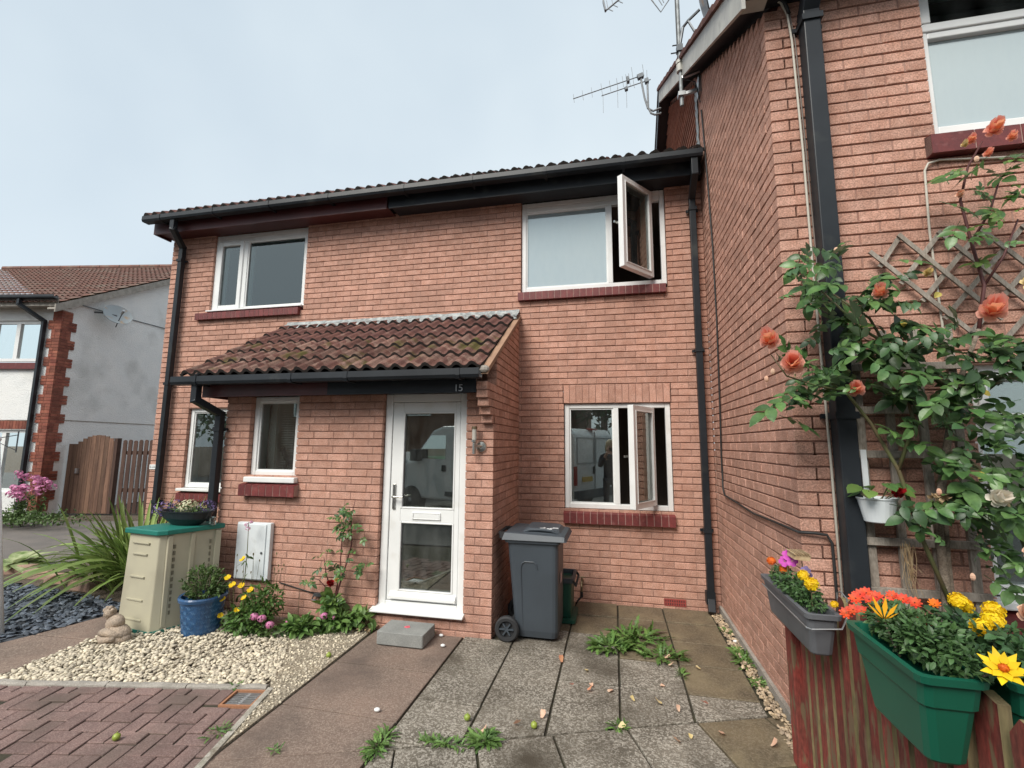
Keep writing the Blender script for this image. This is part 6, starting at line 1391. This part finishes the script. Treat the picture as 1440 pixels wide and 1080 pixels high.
weed('small weed growing against the door sill behind the grey block', (-2.72, -1.235), 10, (.05, .01), .05)
weed('tiny weed on the pinkish path slab', (-2.97, -2.93), 14, (.03, .03), .04)
weed('grass in the block paving joint beside the concrete edging', (-3.42, -2.86), 26, (.05, .07), .045)
weed('small grass tuft at the corner of the gravel by the drain', (-3.72, -2.40), 20, (.05, .02), .045)
def petal(p, kind, s):
    mb = petal_mb(.05*s, .024*s, R_.uniform(.2, .7), R_.uniform(-.3, .4)); mats = {'salmon': PEACH, 'coral': ROSE, 'cream': ROSEY}
    o = mb.build('petal', mats[kind], smooth=True, origin=(0, 0, 0)); o.location = (p[0], p[1], .010); o.rotation_euler = (R_.uniform(-.3, .3), R_.uniform(-.3, .3), R_.uniform(0, 6.28))
    tag(o, {'salmon': 'fallen pale salmon rose petal lying on the grey patio slabs', 'coral': 'fallen deep coral rose petal lying on the grey patio slabs', 'cream': 'fallen cream yellow rose petal lying on the grey patio slabs'}[kind], 'petal', {'salmon': 'salmon petals on the patio', 'coral': 'coral petals on the patio', 'cream': 'cream petals on the patio'}[kind])
for (x, y), kind, s in [((-1.506, -1.517), 'coral', 1), ((-1.307, -1.589), 'cream', 1), ((-1.165, -.999), 'cream', .6), ((-.746, -1.714), 'salmon', .8), ((-1.109, -1.848), 'salmon', 1), ((-.968, -1.963), 'cream', .8), ((-.788, -1.947), 'cream', 1), ((-.69, -2.025), 'salmon', .7), ((-.698, -1.252), 'salmon', 1), ((-.684, -1.372), 'salmon', 1), ((-.491, -1.887), 'coral', 1.2), ((-.45, -1.388), 'cream', .9), ((-.72, -1.03), 'cream', 1.1), ((-1.709, -2.394), 'salmon', 1.1), ((-1.547, -2.295), 'salmon', 1), ((-1.887, -2.521), 'salmon', 1), ((-1.393, -1.845), 'coral', .8), ((-1.253, -1.832), 'salmon', .8), ((-1.285, -1.889), 'coral', .9), ((-1.074, -2.291), 'cream', 1), ((-.723, -2.341), 'salmon', 1), ((-.471, -2.187), 'salmon', 1.1), ((-.218, -2.27), 'salmon', 1.1), ((-.66, -2.30), 'cream', .7), ((-.58, -2.72), 'coral', .9)]: petal(kind=kind, p=(x, y), s=s)
for p, lab in (((-2.001, -2.416), 'small green unripe apple on the slabs beside the grass tuft'), ((-1.579, -2.40), 'small green unripe apple next to two fallen petals'), ((-3.924, -3.06), 'small green unripe apple on the block paving'), ((-3.355, -1.851), 'small green unripe apple at the edge of the pinkish path')):
    mb = MB(); mb.ball((p[0], p[1], .022), (.021, .021, .020), 12, 8); mb.tube([(p[0], p[1], .04), (p[0]+.004, p[1], .052)], .002, 4); tag(mb.build('green_apple', pmat('apple_skin', (.30, .36, .06), (.22, .30, .05), rough=.4, nscale=40) if 'apple_skin' not in MATS else MATS['apple_skin'], smooth=True), lab, 'apple', 'small green apples on the paving')
for p, lab in (((-2.60, -2.45), 'white pebble lying on the pinkish path'), ((-2.53, -1.45), 'white pebble beside the grey step block'), ((-2.62, -1.255), 'white pebble against the door sill brickwork'), ((-.055, -.78), 'white pebble in the gravel strip by the side wall')):
    mb = MB(); mb.ball((p[0], p[1], .012), (.022, .016, .012), 8, 6); tag(mb.build('pebble', WHITEP, smooth=True), lab, 'pebble', 'loose white pebbles')

# ---------------------------------------------------------------- what stands behind the camera and shows in the glass
VN = thing('parked_van', 'white panel van parked across the road, seen only mirrored in the windows', 'van', (-3.9, -7.7, 0))
vm = Matrix.Rotation(rad(28), 3, 'Z'); vo = Vector((-3.87, -7.70, 0))      # local x: rear at +, nose at -
def vrot(mb): mb.v = [tuple(vm @ Vector((v[0]*1.12, v[1], v[2])) + vo) for v in mb.v]; return mb
side = [(2.35, .42), (2.35, 1.95), (2.22, 2.12), (-.75, 2.14), (-1.05, 2.05), (-1.75, 1.32), (-2.45, 1.08), (-2.58, .85), (-2.58, .38)]
mb = MB(); mb.loft([[(x, y, z) for x, z in [(a*(1-.0*e), b) for a, b in side]] for y, e in ((-.96, 0), (.96, 0))]); vrot(mb).build('body', VANW, VN, bevel=.06)
mb = MB(); mb.add([(-1.10, .968, 1.92), (-1.62, .968, 1.36), (-.62, .968, 1.36), (-.62, .968, 1.92)], [(0, 1, 2, 3)]); vrot(mb).build('side_window', GLASSV, VN)
mb = MB(); mb.add([(-1.12, -.85, 2.0), (-1.76, -.88, 1.36), (-1.76, .88, 1.36), (-1.12, .85, 2.0)], [(0, 1, 2, 3)]); mb.v = [(x-.03, y, z+.02) for x, y, z in mb.v]; vrot(mb).build('windscreen', GLASSV, VN)
for x in (-1.72, 1.45):
    for y in (.90, -.90):
        mb = MB(); mb.lathe([(.16, -.12), (.30, -.12), (.34, -.08), (.34, .08), (.30, .12), (.16, .12)], (x, y, .34), 20, 'y'); w_ = vrot(mb).build('wheel', TYRE, VN); mb = MB(); mb.lathe([(.02, -.125), (.19, -.10), (.19, .10), (.02, .125)], (x, y, .34), 12, 'y'); vrot(mb).build('wheel_hub', METAL, w_)
mb = MB(); mb.box(-.60, 2.3, .96, .985, .52, .62); mb.box(2.34, 2.44, -.95, .95, .42, .62); mb.box(-2.66, -2.52, -.95, .95, .40, .62); vrot(mb).build('bumper', BINP, VN)
mb = MB()
for y0, y1 in ((-.84, -.04), (.04, .84)): ring2 = [(y0, y0+.03), (y1-.03, y1)]; [mb.box(2.352, 2.365, a, b, 1.25, 1.9) for a, b in ring2]; mb.box(2.352, 2.364, y0, y1, 1.25, 1.28); mb.box(2.352, 2.364, y0, y1, 1.87, 1.9)
mb.box(2.352, 2.37, -.012, .012, .62, 2.05); vrot(mb).build('rear_door_panel', pmat('van_seam', (.34, .36, .37), rough=.5), VN)
vrot(MB().box(2.36, 2.375, .15, .62, .82, .94)).build('number_plate', PLATE, VN); vrot(MB().box(2.36, 2.375, .02, .10, 1.0, 1.18)).build('rear_handle', BLACK, VN)
for y in (-.9, .9): vrot(MB().box(2.33, 2.37, y-.05, y+.05, .75, 1.2)).build('tail_light', TAILR, VN)
vrot(MB().box(2.2, 2.36, -.12, .12, 2.09, 2.135)).build('brake_light', TAILR, VN)
for y in (1.06, -1.06): mb = MB(); mb.box(-1.60, -1.40, y-.10, y+.10, 1.30, 1.58); vrot(mb).build('wing_mirror', BLACK, VN)
vrot(MB().box(-.72, -.60, .965, .985, 1.08, 1.22)).build('door_handle', BLACK, VN)
CA = thing('parked_car', 'silver hatchback car parked beyond the white van, seen only mirrored in the door glass', 'car', (-8.6, -11.5, 0)); co_ = Vector((-8.6, -11.5, 0))
mb = MB(); cs = [(2.0, .35), (2.05, .75), (1.85, .95), (1.35, 1.02), (.75, 1.42), (-.9, 1.46), (-1.75, 1.0), (-2.0, .8), (-2.0, .35)]
mb.loft([[Vector((x, y, z)) + co_ for x, z in cs] for y in (-.85, .85)]); mb.build('body', CARS, CA, bevel=.06)
mb = MB(); mb.add([Vector(v) + co_ for v in ((1.18, .858, 1.04), (.68, .858, 1.36), (-.85, .858, 1.38), (-1.45, .858, 1.02))], [(0, 1, 2, 3)]); mb.build('side_window', GLASSV, CA)
for x in (-1.25, 1.25): mb = MB(); mb.lathe([(.12, -.1), (.30, -.1), (.31, .1), (.12, .1)], (co_.x+x, co_.y+.82, .31), 18, 'y'); mb.build('wheel', TYRE, CA)
OH = thing('opposite_house', 'brown brick terrace across the road, seen only mirrored in the glass', 'house', (-6, -20, 0))
mb = MB(); mb.box(-22, -2.5, -26, -20, 0, 5.0); mb.build('wall', pmat('brown_brick_wall', (.22, .13, .09), (.17, .10, .075), rough=.9, nscale=5, fine=.2), OH)
mb = MB(); mb.extr([(-19.6, 4.9), (-23, 7.3), (-26.4, 4.9)], -22.3, -2.2); mb.build('roof', TILE, OH)
for x, z in ((-19, 3.2), (-15.5, 3.2), (-12, 3.2), (-8.6, 3.2), (-5, 3.2), (-17, .9), (-13.6, .9), (-10.2, .9), (-6.4, .9)):
    mb = MB(); ring(mb, x, x+1.4, z, z+1.15, .08, -20.0, -19.93); mb.box(x+.66, x+.74, -20.0, -19.932, z+.08, z+1.07); w_ = mb.build('window', PVC, OH); MB().box(x+.05, x+1.35, -19.985, -19.97, z+.05, z+1.1).build('pane', GLASSV, w_)
def tree(label, x, y, h, r, mat, seed, n=2600):
    t = thing('leafy_tree', label, 'tree', (x, y, 0), 'trees across the road'); rr = random.Random(seed)
    mb = MB(); mb.tube([(x, y, 0), (x+.1, y, h*.3), (x-.1, y+.1, h*.6)], [.22, .17, .09], 8)
    for k in range(6): a = k*1.05; mb.tube([(x, y, h*.35), (x + r*.4*math.cos(a), y + r*.4*math.sin(a), h*.55), (x + r*.7*math.cos(a), y + r*.7*math.sin(a), h*.75)], [.09, .06, .02], 5)
    mb.build('trunk', BARK, t); mb = MB(); tpl = leaf_mb(.34, .13, seg=2)
    cl = [(x + rr.gauss(0, r*.5), y + rr.gauss(0, r*.5), h*.62 + rr.gauss(0, h*.15)) for _ in range(16)]
    for c in cl: leafy(mb, c, r*.45, r*.45, h*.14, n//16, tpl, rr=rr)
    mb.build('crown', mat, t)
tree('dark leafy tree right of the terrace across the road', 1.2, -17, 8.5, 3.0, LEAFD, 1); tree('tall green tree behind the white van', -1.6, -18.5, 9.5, 3.0, LEAFD, 2); tree('dark tree at the far side of the road, beyond the others', 6.5, -16, 8, 3.2, LEAFD, 3); tree('green tree left of the terrace across the road', -25, -16, 8, 3, LEAF, 4, 1600)
# the photographer, standing just behind the camera and mirrored in the lower window
PE = thing('person', 'fair haired person in a dark coat holding up a phone, mirrored in the window', 'person', (-1.15, -5.95, 0))
def skin(name, pts, edges, radii, mat, parent, sub=2):
    me = bpy.data.meshes.new(name); me.from_pydata([Vector(p) - wloc(parent) for p in pts], edges, []); o = bpy.data.objects.new(name, me); COL.objects.link(o); o.parent = parent; W[o] = wloc(parent)
    sk = o.modifiers.new('skin', 'SKIN'); sk.use_smooth_shade = True
    for i, r in enumerate(radii): me.skin_vertices[0].data[i].radius = (r, r) if not isinstance(r, tuple) else r
    me.skin_vertices[0].data[0].use_root = True
    s = o.modifiers.new('sub', 'SUBSURF'); s.levels = sub; s.render_levels = sub; me.materials.append(mat); return o
px, py = -1.15, -5.98
P_ = [(px, py, .92), (px, py, 1.12), (px, py+.01, 1.34), (px, py+.01, 1.47), (px, py+.02, 1.55), (px, py+.04, 1.66), (px, py+.03, 1.74),
      (px-.10, py, .88), (px-.11, py+.02, .48), (px-.11, py-.02, .09), (px-.12, py+.14, .04), (px+.10, py, .88), (px+.11, py+.02, .48), (px+.11, py-.02, .09), (px+.12, py+.14, .04),
      (px-.19, py, 1.42), (px-.25, py+.10, 1.20), (px-.10, py+.33, 1.47), (px-.06, py+.40, 1.56), (px+.19, py, 1.42), (px+.27, py+.10, 1.20), (px+.20, py+.33, 1.47), (px+.17, py+.40, 1.56)]
E_ = [(0,1),(1,2),(2,3),(3,4),(4,5),(5,6),(0,7),(7,8),(8,9),(9,10),(0,11),(11,12),(12,13),(13,14),(3,15),(15,16),(16,17),(17,18),(3,19),(19,20),(20,21),(21,22)]
R2 = [(.16,.11),(.15,.10),(.17,.11),(.11,.08),.052,(.078,.095),(.07,.085),.085,.06,.042,.04,.085,.06,.042,.04,.065,.052,.038,.030,.065,.052,.038,.030]
skin('body', P_, E_, R2, SKIN, PE)
skin('coat', [(px, py, .80), (px, py, 1.0), (px, py, 1.2), (px, py+.01, 1.40), (px, py+.01, 1.47), (px-.20, py, 1.42), (px-.25, py+.10, 1.20), (px-.12, py+.31, 1.44), (px+.20, py, 1.42), (px+.27, py+.10, 1.20), (px+.21, py+.31, 1.44)], [(0,1),(1,2),(2,3),(3,4),(4,5),(5,6),(6,7),(4,8),(8,9),(9,10)], [(.19,.13),(.18,.125),(.18,.125),(.18,.125),(.13,.10),.075,.064,.05,.075,.064,.05], CLOTH, PE)
skin('trousers', [(px, py, .92), (px-.10, py, .86), (px-.11, py+.02, .48), (px-.11, py-.02, .08), (px+.10, py, .86), (px+.11, py+.02, .48), (px+.11, py-.02, .08)], [(0,1),(1,2),(2,3),(0,4),(4,5),(5,6)], [(.15,.11),.10,.075,.065,.10,.075,.065], JEANS, PE)
mb = MB()
for s in (-1, 1): mb.ball((px+s*.12, py+.08, .05), (.055, .14, .05), 10, 6)
mb.build('shoe', RUBBER, PE, smooth=True)
mb = MB(); mb.ball((px, py+.0, 1.735), (.105, .115, .12), 14, 9); mb.ball((px-.085, py-.01, 1.63), (.04, .07, .12), 10, 7); mb.ball((px+.085, py-.01, 1.63), (.04, .07, .12), 10, 7); mb.build('hair', HAIR, PE, smooth=True)
mb = MB(); mb.ball((px, py+.125, 1.675), (.013, .02, .02), 8, 6); [mb.ball((px+s*.035, py+.118, 1.705), (.012, .008, .008), 8, 6) for s in (-1, 1)]; mb.ball((px, py+.115, 1.635), (.025, .008, .006), 8, 6); mb.build('face', SKIN, PE, smooth=True)
for s in (-1, 1):
    hx = px + .055 + s*.115; hb = Vector((hx, py+.41, 1.57)); mb = MB(); mb.ball(hb + Vector((0, .03, .03)), (.022, .030, .042), 10, 7)
    for k, l in enumerate((.060, .068, .066, .052)): z0 = 1.575 + .021*k; mb.tube([(hx, py+.44, z0), (hx - s*.006, py+.475, z0+.005), (hx - s*.028, py+.49, z0+.006), (hx - s*l*.75, py+.488, z0+.006)], [.009, .0085, .008, .007], 6)
    mb.tube([(hx, py+.43, 1.57), (hx - s*.02, py+.455, 1.60), (hx - s*.045, py+.46, 1.615)], [.011, .010, .008], 6); mb.build('hand', SKIN, PE, smooth=True)
PHN = tag(MB().box(px+.055-.078, px+.055+.078, py+.466, py+.474, 1.575, 1.65).build('phone', RUBBER, bevel=.003), 'dark phone held sideways in both hands by the fair haired person', 'phone')
